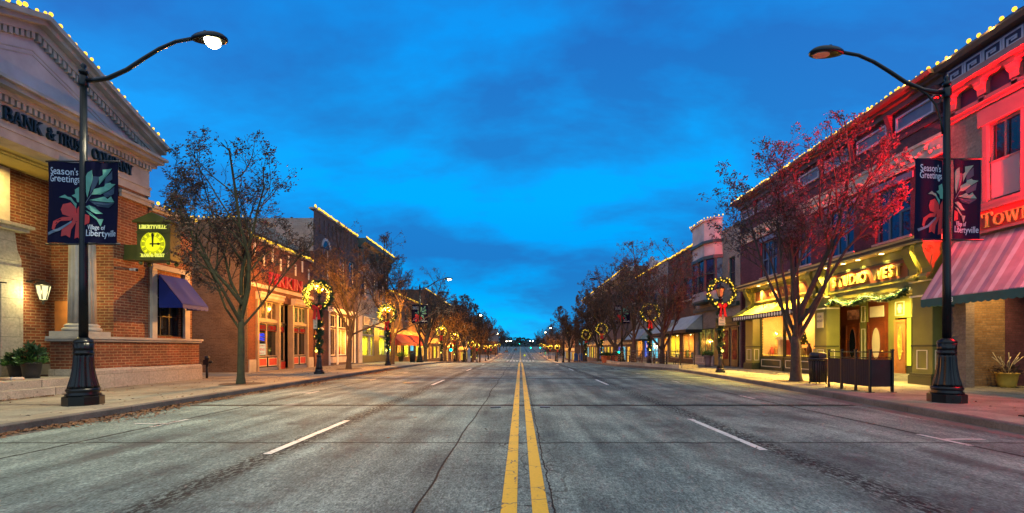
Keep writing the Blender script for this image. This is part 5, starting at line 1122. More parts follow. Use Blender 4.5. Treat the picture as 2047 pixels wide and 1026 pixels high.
# the red neon that colours this corner hangs on the facade further along
t = thing('neon_sign', 'red neon blade sign on a bracket along the cream facade', 'neon sign', (14.2, 10.3, 5.6)); part(lambda m: (m.box(14.55, 15.1, 10.25, 10.35, 5.5, 6.7), m.box(15.1, 15.3, 10.28, 10.32, 6.2, 6.26)), 'blade', 'black_paint', t); part(lambda m: m.tube([(14.6, 10.38, 5.6), (14.6, 10.38, 6.6), (15.05, 10.38, 6.6), (15.05, 10.38, 5.6)], .03, 6), 'tube', 'red_neon', t)
light('SPOT', (14.93, 10.6, 5.9), (1, .004, .010), 17500, .2, rot=Vector((.10, .84, .50)).to_track_quat('-Z', 'Y').to_euler(), parent=t, spot_size=radians(98), spot_blend=.75); light('POINT', (14.7, 10.9, 5.7), (1, .02, .03), 800, .2, parent=t)
t = thing('rail_post', 'thin dark pipe post at the right kerb edge', 'post', (10.05, 8.95, .15)); part(lambda m: m.tube([(10.0, 9.0, .15), (10.0, 9.0, 1.5)], .028, 8), 'post', 'lamp_green', t); part(lambda m: (m.box(9.9, 10.1, 8.9, 9.1, .15, .17), m.tube([(10.0, 9.0, 1.38), (10.6, 8.7, 1.38)], .02, 6)), 'foot_and_rail', 'lamp_green', t)

# ================================================================== RIGHT ROW
pw = dict(fmat='teal_trim', pane='dark_pane', deep=.1)
bs = fronted('bay_building', 'pale stone building with an upper bay window and dark green shopfront', RX, -1, 31.85, 40.0, 10.2, 'pale_brick', [(32.6, 33.6, 5.9, 8.1, dict(rows=2, fmat='teal_trim', pane='blue_pane', sill='limestone')), (35.6, 39.4, .9, 3.1, dict(cols=3, rows=1, fmat='teal_trim', pane='dim_green_room'))], cap='limestone', z1b=10.0)
part(lambda m: (m.box(14.95, 15.28, 35.5, 39.6, .1, .88)), 'stall_panel', 'blue_grey_paint', bs); part(lambda m: [m.box(14.93, 14.949, *q) for q in ((35.6, 39.5, .3, .34), (35.6, 39.5, .7, .74), (35.6, 35.64, .341, .699), (37.5, 37.54, .341, .699), (39.46, 39.5, .341, .699))], 'outline', 'key_grey', bs)
for a, b in ((31.95, 33.0), (33.3, 34.6)):
    p = part(lambda m: m.box(15.2, 15.28, a, b, .2, 3.0), 'door', 'black_paint', bs); part(lambda m: m.box(15.18, 15.199, a+.18, b-.18, .7, 2.8), 'glass', 'red_room', p)
part(lambda m: (m.box(15.1, 15.29, 31.9, 35.4, 3.1, 3.8)), 'fascia', 'dark_olive_paint', bs); part(lambda m: (m.box(15.05, 15.29, 31.9, 39.9, 4.5, 4.8)), 'belt', 'teal_trim', bs); part(lambda m: m.box(15.0, 15.28, 34.7, 35.4, .15, 3.05), 'pier', 'dark_olive_paint', bs)
bay_o = [(RX, 34.6), (14.75, 34.75), (14.3, 35.6), (14.3, 38.0), (14.75, 38.85), (RX, 39.0)]
def off(k): return [(x-(k if x < RX else 0), y+(k*.6 if y > 36.8 else -k*.6)) for x, y in bay_o]
by = part(lambda m: m.prism(off(0), 'z', 8.4, 11.3), 'bay_window', 'pale_stone', bs); part(lambda m: m.prism(off(0), 'z', 5.2, 5.9), 'bay_apron', 'pale_stone', by)
part(lambda m: m.prism(off(-.06), 'z', 5.902, 8.398), 'bay_glass', 'blue_pane', by)
def bayposts(m):
    for (x, y) in bay_o[1:-1]+[(14.3, 36.8)]: m.box(x-.02, x+.14, y-.1, y+.1, 5.9, 8.4)
    for a, b in zip(bay_o[1:-1], bay_o[2:-1]): m.tube([(a[0]+.03, a[1], 7.2), (b[0]+.03, b[1], 7.2)], .05, 4)
part(bayposts, 'bay_posts', 'teal_trim', by); [part(lambda m: m.prism(off(q), 'z', z0, z1), 'bay_cornice', 'teal_trim', by) for q, z0, z1 in ((.10, 8.35, 8.6), (.2, 9.55, 9.75), (.06, 5.1, 5.25))]; part(lambda m: m.prism(off(.16), 'z', 11.3, 11.42), 'bay_cap', 'pale_stone', by)
light_string('bulb string wrapping the top of the bay window', [(15.2, 34.3, 11.5), (14.62, 34.6, 11.5), (14.12, 35.5, 11.5), (14.12, 38.1, 11.5), (14.62, 39.0, 11.5), (15.2, 39.2, 11.5)], .3, .045)
slope_awning('shop_awning', 'pale blue grey awning right of the patio tree, nearest of three', RX-.05, -1, 38.3, 43.4, 4.35, 3.1, 1.4, .28, 'awning_grey', 'valance_black')
slope_awning('shop_awning', 'small pale blue grey awning behind the patio tree, middle of three', RX-.05, -1, 45.2, 49.5, 4.3, 3.0, 1.4, .28, 'awning_grey', 'valance_black')
slope_awning('shop_awning', 'pale blue grey awning beyond the patio, farthest of three', RX-.05, -1, 53.8, 62, 3.9, 2.6, 1.4, .28, 'awning_grey', 'valance_black')
lit = ['amber_room', 'yellow_room', 'amber_room', 'cyan_room', 'blue_room', 'amber_room']
for a, b, z, wall, lab, bul, k in ((40.02, 47.3, 10.5, 'brown_brick', 'brown brick building behind the patio tree', 'bulb string on the brown brick building behind the patio', 0), (47.35, 60.4, 10.6, 'pale_brick', 'pale building with a raised gable behind the patio planters', 'bulb string on the pale gabled building past the patio', 2), (60.45, 105, 12.4, 'grey_brick', 'large dark brick corner building with an overhanging lit eave', '', 1), (128, 158, 6.2, 'brown_brick', 'low brown building across the far side street', 'bulb string on the low brown building past the side street', 0)):
    g0 = zr((a+b)/2); n = max(2, int((b-a)/2.9)); sp = (b-a)/n
    wins = [(a+sp*i+.35, a+sp*(i+1)-.35, g0+.6, g0+2.9, dict(rows=1, cols=2, pane=lit[(i+k) % 6], fmat='taupe_paint')) for i in range(n)]+([(a+sp*i+.8, a+sp*(i+1)-.8, g0+6.0 if z < 12 else 8.1, g0+8.0 if z < 12 else 10.3, dict(rows=2, pane='blue_pane' if z > 12 else 'dark_pane', fmat='teal_trim' if z < 12 else 'black_paint', sill='limestone')) for i in range(n)] if z > 7 else [])
    t = fronted('row_building', lab, RX, -1, a, b, z, wall, wins, depth=14 if z < 12 else 22)
    part(lambda m: m.box(RX-.1, RX+.05, a+.05, b-.05, g0+3.2, g0+4.0), 'fascia', 'teal_trim', t)
    if bul: light_string(bul, [(RX-.1, a+.1, z+.16), (RX-.1, b-.1, z+.16)], .22, .075, True)
    if z > 12:
        part(lambda m: (m.prism([(RX, 11.5), (RX-.3, 11.7), (RX-1.1, 11.9), (RX-1.2, 12.35), (RX+.2, 12.35)], 'y', a+.2, b+1.0)), 'cornice', 'pale_stone', t); part(lambda m: m.box(RX-.06, RX+.04, a, b, 7.2, 7.5), 'string_course', 'limestone', t)
        light_string('bulb string along the overhanging eave of the large corner building', [(RX-1.2, a+.3, 12.45), (RX-1.2, b+1, 12.45)], .22, .085, True)
    if wall == 'pale_brick': part(lambda m: m.prism([(50, 10.73), (57, 10.73), (56, 11.3), (54.2, 11.5), (53.5, 12.2), (52.8, 11.5), (51, 11.3)], 'x', RX-.1, RX+.3), 'gable', 'pale_stone', t)
house('gabled_house', 'brown house behind bare trees at the right of the far street', 24, 190, 14, 12, 6, 5)

# ================================================================== STREET FURNITURE
def tall_lamp(label, x, y, side, lit, brace):
    z = zr(y)+.15; t = thing('street_lamp', label, 'street lamp', (x, y, z), 'tall arm street lamps')
    b = part(lambda m: (m.lathe([(0.380, 0), (0.380, .20), (0.343, .22)], x, y, z, 8, smooth=False), m.lathe([(0.321, .221), (0.336, .25), (0.292, .29), (0.314, .33), (0.321, .36), (0.292, .40)], x, y, z, 32)), 'plinth', 'lamp_green', t)
    prof = [(0.292, .401), (0.281, .46), (0.256, .56), (0.230, .68), (0.208, .82), (0.193, .98), (0.186, 1.12), (0.182, 1.2)]
    part(lambda m: m.lathe(prof, x, y, z, 72, 12, (.40, 1.21)), 'fluted_base', 'lamp_green', t)
    part(lambda m: (m.lathe([(0.186, 1.201), (0.201, 1.22), (0.201, 1.25), (0.175, 1.27), (0.193, 1.3)], x, y, z, 32), m.lathe([(0.197, 1.301), (0.186, 1.36), (0.197, 1.47)], x, y, z, 48, 12, (1.35, 1.4)), m.lathe([(0.197, 1.471), (0.204, 1.49), (0.175, 1.54), (0.124, 1.57), (0.102, 1.6)], x, y, z, 32)), 'collar', 'lamp_green', t)
    part(lambda m: (m.lathe([(0.091, 1.601), (0.086, 3), (0.077, 5.5), (0.066, 7.9)], x, y, z, 48, 16, (1.5, 8)), m.lathe([(0.088, 7.901), (0.088, 7.97), (0.044, 8.0), (0.036, 8.04), (0.062, 8.08), (0.036, 8.13), (0.007, 8.17)], x, y, z, 16), m.lathe([(0.080, 7.6), (0.095, 7.62), (0.095, 7.82), (0.080, 7.84)], x, y, z, 16)), 'pole', 'lamp_green', t)
    P = [(.1, 7.74), (.3, 7.75), (.6, 7.80), (1.04, 8.0), (1.43, 8.26), (1.82, 8.50), (2.21, 8.67), (2.6, 8.74)]
    def arm(m):
        m.tube([(x+side*a, y, z+h) for a, h in P], [.052]*3+[.048, .045, .042, .04, .04], 10)
        if brace:
            m.tube([(x+side*a, y, z+h) for a, h in ((.75, 7.84), (.5, 7.70), (.27, 7.42), (.14, 7.0), (.10, 6.7))], .025, 6); m.tube([(x+side*(.25+.11*cos(k*.5)), y, z+7.56+.11*sin(k*.5)) for k in range(11)], .018, 5)
    part(arm, 'arm', 'lamp_green', t)
    hx = x+side*3.0; hz = z+8.74
    def hd(m):
        o = []
        for k in range(24):
            a = 2*pi*k/24; o.append((hx+.43*cos(a), y+.19*sin(a)*(1-.25*side*-cos(a))))
        for i, (s_, dz) in enumerate(((.86, -.06), (1, -.03), (1, .02), (.85, .075), (.5, .105))):
            m.v += [(hx+(p[0]-hx)*s_, y+(p[1]-y)*s_, hz+dz) for p in o]
        b0 = len(m.v)-120
        for i in range(4): m.f += [(b0+i*24+k, b0+i*24+(k+1) % 24, b0+(i+1)*24+(k+1) % 24, b0+(i+1)*24+k) for k in range(24)]; m.sm += [True]*24
        m.f += [tuple(b0+k for k in range(24))[::-1], tuple(b0+96+k for k in range(24))]; m.sm += [False]*2
        m.tube([(hx-side*.08, y, hz+.1), (hx-side*.08, y, hz+.17)], .05, 8)
    h = part(hd, 'lamp_head', 'lamp_green', t)
    lm = 'street_glow' if lit else 'dark_pane'
    if lit: part(lambda m: m.lathe([(.01, -.21), (.09, -.19), (.15, -.13), (.17, -.061)], hx+side*.08, y, hz, 20), 'lens', lm, h)  # bowl added under lit heads to enlarge the bright spot like bloom
    else: part(lambda m: m.prism([(hx+side*.14+.20*cos(2*pi*k/20), y+.13*sin(2*pi*k/20)) for k in range(20)], 'z', hz-.075, hz-.061), 'lens', 'red_lit_tint', h)  # the red reflection is put into the unlit lens colour
    if lit: light('SPOT', (hx+side*.08, y, hz-.24), (1, .86, .56), LAMP_W, .2, parent=t, spot_size=radians(165), spot_blend=.8)
    return t
LAMP_W = 2300
tall_lamp('lit tall street lamp nearest the bank, holiday banners on its fluted pole', -10.43, 10.93, 1, True, False)
tall_lamp('lit tall street lamp standing before the red shop awning', -10.5, 47.8, 1, True, False)
tall_lamp('lit tall street lamp further along the left pavement in the bare trees', -10.4, 84.6, 1, True, False)
tall_lamp('lit tall street lamp on the left beyond the dip', -10.6, 152, 1, True, False)
tall_lamp('unlit tall street lamp with scroll bracket by the rose awning', 10.66, 11.44, -1, False, True)
tall_lamp('unlit tall street lamp beyond the patio planters', 10.66, 48, -1, False, True)
tall_lamp('lit tall street lamp by the far right trees', 10.6, 113, -1, True, False)
tall_lamp('lit tall street lamp far up the right of the rising street', 10.6, 137, -1, True, False)
# banners
ART_L = [('bow_print', [[(235,590),(250,530),(310,505),(365,570),(370,640),(330,670),(250,640)], [(160,800),(175,720),(250,670),(330,660),(320,700),(235,715),(200,760),(185,825)], [(330,700),(250,800),(245,880),(280,865),(315,890),(325,800),(370,720)], [(370,720),(360,900),(390,885),(408,900),(408,690)], [(330,640),(408,600),(408,700),(340,720)], [(375,580),(408,520),(408,640),(380,650)]]),
 ('holly_green', [[(220,458),(265,425),(285,445),(315,450),(340,490),(372,520),(365,570),(345,530),(310,480),(270,462)], [(320,430),(355,410),(350,365),(395,335),(408,400),(408,505),(375,500),(365,460)]]), ('holly_stem', [[(110,840),(220,800),(325,705),(330,720),(235,820),(120,870)]])]
ART_R = [('holly_dark', [[(600,230),(655,230),(625,330),(570,430)], [(700,230),(770,160),(770,250),(690,310)], [(680,410),(740,370),(800,330),(790,410),(700,450)], [(570,500),(800,510),(730,560),(640,550)]]),
 ('holly_green', [[(530,230),(550,195),(595,165),(600,260),(575,350),(545,460),(530,400)], [(650,235),(680,210),(680,150),(770,135),(700,230),(650,320)], [(590,430),(610,370),(690,330),(700,300),(745,285),(760,300),(815,310),(740,360),(660,420)], [(565,490),(640,465),(690,440),(720,465),(755,435),(770,460),(800,503),(700,500)], [(530,560),(570,545),(620,565),(660,610),(685,630),(630,635),(590,610)], [(530,600),(580,620),(610,650),(650,690),(690,690),(670,770),(640,700),(580,650)]]), ('bow_print', [[(530,640),(575,660),(575,740),(530,760)]]), ('holly_stem', [[(530,520),(600,405),(590,430),(535,520)]])]
def banner(label, px, y, left, z0, z1, w=.74):
    x0 = px-.09-w if left else px+.09; art = ART_L if left else ART_R; a0 = 90 if left else 525
    t = thing('banner', label, 'banner', (px, y, z0), 'holiday banners on lamp poles'); sc = w/320; sv = (z1-z0)/875
    n = 14; c = MB(); wv = lambda f: .045*sin(f*pi*1.5+(.2 if left else 1.5)+.3*px)+.012*sin(f*9+px)
    def drape(ob):
        for v in ob.data.vertices: xx = v.co.x+px; v.co.y += wv((xx-x0)/w)+.02*sin((v.co.z+1.2*px)*2.1)
    m1 = n+1; kz = 12; zs = [z0+(z1-z0)*j/kz for j in range(kz+1)]
    for dy in (-.02, -.012): c.add([(x0+w*i/n, y+dy, z) for z in zs for i in range(m1)], [(j*m1+i, j*m1+i+1, (j+1)*m1+i+1, (j+1)*m1+i) for j in range(kz) for i in range(n)], True)
    drape(c.build('cloth', 'banner_navy', t))
    [part(lambda m: m.tube([(px+(-.08 if left else .08), y-.016, z), (x0+(-.05 if left else w+.05), y-.016, z)], .022, 8), 'rod', 'iron_black', t) for z in (z0-.02, z1+.02)]
    dep = .026
    for mt, pls in art:
        m = MB()
        for p in pls:
            dep += .0012; q = [(x0+(u-a0)*sc, z1-(v-75)*sv) for u, v in p]; fine = []
            for A, B in zip(q, q[1:]+q[:1]):
                k = max(1, int(math.hypot(B[0]-A[0], B[1]-A[1])/.07)); fine += [(A[0]+(B[0]-A[0])*i/k, A[1]+(B[1]-A[1])*i/k) for i in range(k)]
            m.prism(fine, 'y', y-dep, y-dep+.003)
        drape(m.build('holly_print', mt, t))
    for txt, u, v, h in ((("Season's", 130, 210, 95), ('Greetings', 122, 288, 95)) if left else (('Village of', 558, 805, 62), ('Libertyville', 540, 878, 88))):
        tw_ = {'Season\'s': 255, 'Greetings': 275, 'Village of': 145, 'Libertyville': 290}[txt]
        vs_, _ = text_mesh(txt, h*sv*1.15); L = max(q[0] for q in vs_)
        drape(plain_text(t, txt, h*sv*1.15, lambda a, b, d_: (x0+(u-a0)*sc+a, y-.026-d_, z1-(v-75)*sv+b), 'banner_text', .004, tw_*sc/L))
    return t
banner("navy banner reading Season's Greetings with a red bow on the lamp by the bank", -10.43, 10.93, True, 4.0, 5.93); banner('navy banner of holly leaves reading Village of Libertyville by the bank', -10.43, 10.93, False, 4.0, 5.93)
banner("navy banner reading Season's Greetings with a red bow by the rose awning", 10.66, 11.44, True, 4.22, 6.2); banner('red-lit banner of holly leaves reading Village of Libertyville by the rose awning', 10.66, 11.44, False, 4.22, 6.2)
banner("small far banner with a red bow on the lamp before the red awning", -10.5, 47.8, True, 4.1, 6.0); banner('small far banner of teal holly leaves before the red awning', -10.5, 47.8, False, 4.1, 6.0)
banner("small far banner with a red bow on the unlit lamp past the patio", 10.66, 48, True, 4.1, 6.0); banner('small far banner of holly leaves on the unlit lamp past the patio', 10.66, 48, False, 4.1, 6.0)

# ornate lantern posts with wreaths and garlands
def lantern_post(label, x, y, lit):
    z = zr(y)+.15; t = thing('lantern_post', label, 'street lamp', (x, y, z), 'ornate lantern posts along the pavements')
    part(lambda m: (m.lathe([(.27, 0), (.27, .10), (.22, .12)], x, y, z, 8, smooth=False), m.lathe([(.21, .121), (.23, .15), (.19, .19), (.2, .24)], x, y, z, 20), m.lathe([(.19, .241), (.15, .4), (.12, .65), (.105, .9)], x, y, z, 40, 8, (.24, .9)), m.lathe([(.12, .901), (.13, .94), (.10, .98), (.075, 1.02)], x, y, z, 16)), 'base', 'iron_black', t)
    part(lambda m: (m.lathe([(.065, 1.021), (.055, 3.9), (.05, 4.0)], x, y, z, 12), m.lathe([(.10, 4.001), (.12, 4.04), (.06, 4.1), (.10, 4.16), (.14, 4.2)], x, y, z, 12)), 'pole', 'iron_black', t)
    ln = part(lambda m: m.lathe([(.13, 4.201), (.24, 4.62)], x, y, z, 6, smooth=False), 'lantern', 'amber_glass' if lit else 'frosted_glass', t)
    part(lambda m: (m.lathe([(.26, 4.621), (.27, 4.65), (.2, 4.74), (.09, 4.8), (.04, 4.86), (.05, 4.9), (.01, 4.98)], x, y, z, 6, smooth=False)), 'cap', 'iron_black', ln)
    part(lambda m: [m.tube([(x+.135*cos(a), y+.135*sin(a), z+4.2), (x+.245*cos(a), y+.245*sin(a), z+4.62)], .011, 4) for a in [pi/3*k for k in range(6)]], 'cage', 'iron_black', ln)
    if lit:
        part(lambda m: m.lathe([(.05, 4.21), (.085, 4.25), (.10, 4.36), (.06, 4.44)], x, y, z, 12), 'mantle', 'lantern_glow', ln); light('POINT', (x, y, z+4.5), (1, .44, .08), LANT_W, .06, parent=t)
    return t
LANT_W = 3400
def bow(m, x, y, z, s=1.0):
    for sg in (-1, 1):
        m.prism([(x, z), (x+sg*.10*s, z+.14*s), (x+sg*.22*s, z+.16*s), (x+sg*.25*s, z+.02*s), (x+sg*.17*s, z-.10*s)], 'y', y-.05, y+.03); m.prism([(x+sg*.02*s, z), (x+sg*.12*s, z-.1*s), (x+sg*.22*s, z-.62*s), (x+sg*.14*s, z-.56*s), (x+sg*.06*s, z-.64*s)], 'y', y-.065-.01*sg, y-.04-.01*sg)
    m.ball((x, y-.05, z), .075*s, 8)
def wreath(label, x, y, zc, R=.70, seed=0):
    t = thing('wreath', label, 'wreath', (x, y-.14, zc), 'lit holiday wreaths on lantern posts'); rd = random.Random(seed)
    ring = [(x+R*cos(2*pi*k/28), y-.14, zc+R*sin(2*pi*k/28)) for k in range(29)]
    part(lambda m: (m.tube(ring, .07, 6, False), foliage(m, ring, .17, 1500, .15, rd)), 'ring', 'needle_green', t)
    bulbs(t, [(x+(R+rd.uniform(-.14, .14))*cos(a), y-.14-rd.uniform(.1, .17), zc+(R+rd.uniform(-.14, .14))*sin(a)) for a in [2*pi*(k+rd.uniform(-.45, .45))/54 for k in range(54)]], .034, 'fairy_glow')
    part(lambda m: bow(m, x, y-.27, zc-R-.02), 'bow', 'ribbon_red', t)
    return t
def pole_garland(label, x, y, z, seed=0):
    t = thing('garland', label, 'garland', (x, y, z), 'lit garlands wound around lantern posts'); rd = random.Random(seed)
    sp = [(x+.09*cos(k*.62), y+.09*sin(k*.62), z+1.15+2.5*k/52) for k in range(53)]
    part(lambda m: (m.tube(sp, .05, 5), foliage(m, sp, .15, 1500, .14, rd)), 'foliage', 'needle_green', t)
    bulbs(t, [(x+.22*cos(a), y-abs(.2*sin(a))-.06, z+h) for a, h in ((0.8, 3.4), (2.2, 3.0), (.5, 2.7), (1.2, 2.35), (2.4, 1.95), (1.0, 1.6), (1.9, 1.35))], .03, 'fairy_glow')
    part(lambda m: m.ball((x-.02, y-.3, z+1.2), .075, 8), 'star_bulb', 'star_glow', t)
    return t
desc_l = ['nearest lantern post on the left, before the red pub', 'lantern post by the olive shopfront under the cornice', 'lantern post past the red awning', 'lantern post beside the brown brick building', 'lantern post before the grey brick building halfway down', 'lantern post by the dark corner building at the dip', 'lantern post in the dip left of the far roadway', 'lantern post at the left foot of the rising street', 'lantern post on the left of the rising street', 'last lantern post up the left of the rising street']
for i, y in enumerate((23.9, 36.6, 61.6, 74, 99, 112, 140, 165, 195, 230)):
    x = -10.6 if i else -10.5; lt_ = True
    lantern_post('lit '+desc_l[i], x, y, True); wreath('lit bowed wreath on the '+desc_l[i].split(',')[0], x, y, zr(y)+4.4-.15, .66, i)
    if i < 6: pole_garland('garland winding up the '+desc_l[i].split(',')[0], x, y, zr(y)+.15, i)
desc_r = ['lantern post before the bay window building', 'lantern post on the patio among the bare trees', 'lantern post by the large dark corner building', 'lantern post at the corner past the planters', 'lantern post in the dip beyond the blue box', 'lantern post at the right foot of the rising street', 'lantern post on the right of the rising street', 'last lantern post up the right of the rising street']
for i, (x, y) in enumerate(((11.1, 25.4), (11.0, 39), (11.0, 62), (10.6, 74), (10.4, 128), (10.4, 160), (10.4, 195), (10.4, 235))):
    lantern_post(('unlit ' if i < 4 else 'lit ')+desc_r[i], x, y, i >= 4); wreath('lit bowed wreath on the '+desc_r[i], x, y, zr(y)+(4.55 if i < 4 else 4.25), .72, 20+i)
    if i < 4: pole_garland('garland winding up the '+desc_r[i], x, y, zr(y)+.15, 30+i)
def pole_sign(label, x, y, z, txts, w=.36, h=.6):
    t = thing('pole_sign', label, 'sign', (x, y, z)); part(lambda m: m.box(x-w/2, x+w/2, y-.20, y-.185, z, z+h), 'plate', 'trim_cream', t)
    for k, s_ in enumerate(txts): plain_text(t, s_, .12, lambda u, zz, d: (x+u, y-.203-d, z+h-.17-.18*k+zz), 'sign_green', .004, .8, center=True)
    part(lambda m: (m.box(x-.04, x+.04, y-.184, y-.05, z+h*.3, z+h*.7)), 'bracket', 'iron_black', t)
pole_sign('cream two hour parking sign on the right lantern post', 11.1, 25.4, 2.75, ['2', 'Hour', 'Parking']); pole_sign('narrow cream parking sign on the nearest left lantern post', -10.62, 23.9, 2.5, ['P', '2', 'H'], .2, .62)
gb = thing('globe_light', 'white globe lamp on the brick pier behind the pub lantern post', 'wall lamp', (-15.0, 33.9, 2.9)); part(lambda m: m.ball((-14.85, 34.2, 2.9), .16, 12), 'globe', 'trim_cream', gb); part(lambda m: m.tube([(-15.1, 34.2, 2.9), (-14.95, 34.2, 2.9)], .04, 6), 'mount', 'iron_black', gb)

# litter bin, dining barrier
def bin_(label, x, y):
    z = zr(y)+.15; t = thing('trash_can', label, 'trash can', (x, y, z)); part(lambda m: (m.lathe([(.20, .06), (.23, .1), (.27, .86), (.27, .88)], x, y, z, 24), [m.tube([(x+.25*cos(a), y+.25*sin(a), z+.06), (x+.30*cos(a), y+.30*sin(a), z+.92)], .012, 4) for a in [2*pi*k/24 for k in range(24)]]), 'body', 'iron_black', t); part(lambda m: (m.lathe([(.33, .90), (.34, .93), (.34, .96), (.30, .98)], x, y, z, 28), m.lathe([(.27, .981), (.285, 1.08), (.26, 1.16), (.18, 1.2), (.01, 1.21)], x, y, z, 28)), 'lid', 'iron_black', t)
    part(lambda m: m.box(x-.13, x+.13, y-.292, y-.26, z+1.0, z+1.12), 'mouth', 'black_paint', t); part(lambda m: [m.tube([(x+.27*cos(a), y+.27*sin(a), z), (x+.29*cos(a), y+.29*sin(a), z+.9)], .02, 5) for a in [pi/4+pi/2*k for k in range(4)]], 'legs', 'iron_black', t)
bin_('round black litter bin beside the tree and the dining barrier', 11.25, 17.3); bin_('black litter bin on the left pavement by the red awning', -10.9, 46.3)
fb = thing('dining_barrier', 'dark slatted metal dining barrier standing by the right kerb', 'fence', (10.7, 14.7, .15))
pc = [(10.62, 15.75), (10.60, 15.1), (10.59, 14.45), (10.58, 13.85), (11.36, 13.98)]
for x, y in pc:
    p = part(lambda m: m.box(x-.028, x+.028, y-.028, y+.028, .15, 1.42), 'post', 'lamp_green', fb); part(lambda m: m.box(x-.09, x+.09, y-.07, y+.07, .152, .168), 'foot', 'lamp_green', p); part(lambda m: m.box(x-.04, x+.04, y-.04, y+.04, 1.421, 1.46), 'cap', 'lamp_green', p)
part(lambda m: [m.tube([(*a, z), (*b, z)], .018, 6) for a, b in zip(pc, pc[1:]) for z in (1.2, 1.38)], 'rails', 'lamp_green', fb)
def slats(m):
    for a, b in zip(pc[:3], pc[1:4]):
        n = 8
        for i in range(n): f0, f1 = (i+.12)/n, (i+.92)/n; x = a[0]+(b[0]-a[0])*f0; m.box(x-.03, x+.012, a[1]+(b[1]-a[1])*f0, a[1]+(b[1]-a[1])*f1, .34, 1.15)
        m.add([(a[0]+.02, a[1], .33), (b[0]+.02, b[1], .33), (b[0]+.02, b[1], 1.16), (a[0]+.02, a[1], 1.16)], [(0, 1, 2, 3)])
part(slats, 'slat_panel', 'slat_blue', fb)
part(lambda m: m.add([(10.62, 13.87, .32), (11.33, 13.99, .32), (11.33, 13.99, 1.15), (10.62, 13.87, 1.15), (10.62, 13.89, .32), (11.33, 14.01, .32), (11.33, 14.01, 1.15), (10.62, 13.89, 1.15)], [(0, 1, 2, 3), (5, 4, 7, 6), (0, 4, 5, 1), (3, 2, 6, 7)]), 'end_panel', 'black_paint', fb)

# patio on the bump-out: low wall, railing, tables, chairs, planters
pw_ = [(11.9, 31.3), (10.75, 30.75), (8.55, 38.6), (8.45, 44)]
lw = thing('patio_wall', 'low concrete ledge round the right patio', 'wall', (9.6, 35, .15)); mb = MB()
for (a, b) in zip(pw_, pw_[1:]):
    d_ = (Vector(b)-Vector(a)).normalized(); n_ = Vector((-d_.y, d_.x))*.17; z0, z1 = min(zr(a[1]), zr(b[1]))-.05, max(zr(a[1]), zr(b[1]))+.36
    mb.prism([(a[0]-n_.x-d_.x*.1, a[1]-n_.y-d_.y*.1), (b[0]-n_.x, b[1]-n_.y), (b[0]+n_.x, b[1]+n_.y), (a[0]+n_.x-d_.x*.1, a[1]+n_.y-d_.y*.1)], 'z', z0, z1)
mb.build('ledge', 'ledge_concrete', lw)
rl = thing('patio_railing', 'dark cable railing standing on the patio ledge', 'railing', (9.6, 35, .5)); rp = []
for (a, b), n in zip(zip(pw_, pw_[1:]), (1, 5, 4)): rp += [(a[0]+(b[0]-a[0])*i/n, a[1]+(b[1]-a[1])*i/n) for i in range(n)]
for x, y in rp: part(lambda m: m.box(x-.03, x+.03, y-.03, y+.03, zr(y)+.34, zr(y)+1.32), 'post', 'iron_black', rl)
part(lambda m: [m.tube([(*a, zr(a[1])+h), (*b, zr(b[1])+h)], .014 if h < 1.2 else .03, 5) for a, b in zip(rp, rp[1:]) for h in (.55, .72, .9, 1.08, 1.3)], 'cables', 'iron_black', rl)
def table(label, x, y):
    z = zr(y)+.15; t = thing('patio_table', label, 'table', (x, y, z), 'patio tables'); part(lambda m: m.lathe([(.42, .72), (.42, .75)], x, y, z, 20), 'tabletop', 'iron_black', t); part(lambda m: (m.lathe([(.04, .04), (.04, .72)], x, y, z, 8), m.lathe([(.28, 0), (.28, .03), (.05, .05)], x, y, z, 12)), 'pedestal', 'iron_black', t); return t
def chair(label, x, y, rz):
    z = zr(y)+.15; t = thing('patio_chair', label, 'chair', (x, y, z), 'patio chairs'); part(lambda m: m.box(x-.22, x+.22, y-.22, y+.22, z+.43, z+.46), 'seat', 'iron_black', t); part(lambda m: (m.box(x-.22, x+.22, y+.19, y+.22, z+.84, z+.9), [m.box(x+q-.012, x+q+.012, y+.195, y+.215, z+.461, z+.839) for q in (-.2, -.1, 0, .1, .2)]), 'backrest', 'iron_black', t)
    for sx, sy in ((-1, -1), (1, -1), (-1, 1), (1, 1)): part(lambda m: m.box(x+sx*.2-.015, x+sx*.2+.015, y+sy*.2-.015, y+sy*.2+.015, z, z+.429), 'leg', 'iron_black', t)
    t.rotation_euler = (0, 0, rz)
for i, (x, y, n) in enumerate(((10.9, 34, 'nearest the bay building'), (10.3, 37.2, 'in the middle of the patio'), (9.8, 41, 'at the far end of the patio'))):
    table('round dark patio table '+n, x, y); chair('dark metal chair left of the table '+n, x-.75, y, pi/2); chair('dark metal chair right of the table '+n, x+.75, y, -pi/2)
planter('planter', 'large terracotta tub at the patio end, nearer the road', (8.5, 45.5, zr(45.5)+.15), .5, .7, 'terracotta', 11, ('needle_green', 'needle_green', 'dry_leaf'), .3)
planter('planter', 'large terracotta tub at the patio end, farther from the road', (9.5, 46, zr(46)+.15), .48, .7, 'terracotta', 12, ('needle_green', 'needle_green', 'dry_leaf'), .3)
planter('planter', 'tall grey planter by the doors of the bay window building', (13.6, 33.2, .15), .28, .8, 'sign_grey', 13, ('needle_green', 'green_leaf', 'dry_leaf'), .3, n=200); planter('planter', 'dark planter with pale blooms under the red awning', (-14.2, 54.5, zr(54.5)+.15), .35, .6, 'pot_black', 14, ('needle_green', 'green_leaf', 'dry_leaf'), .6, n=200)
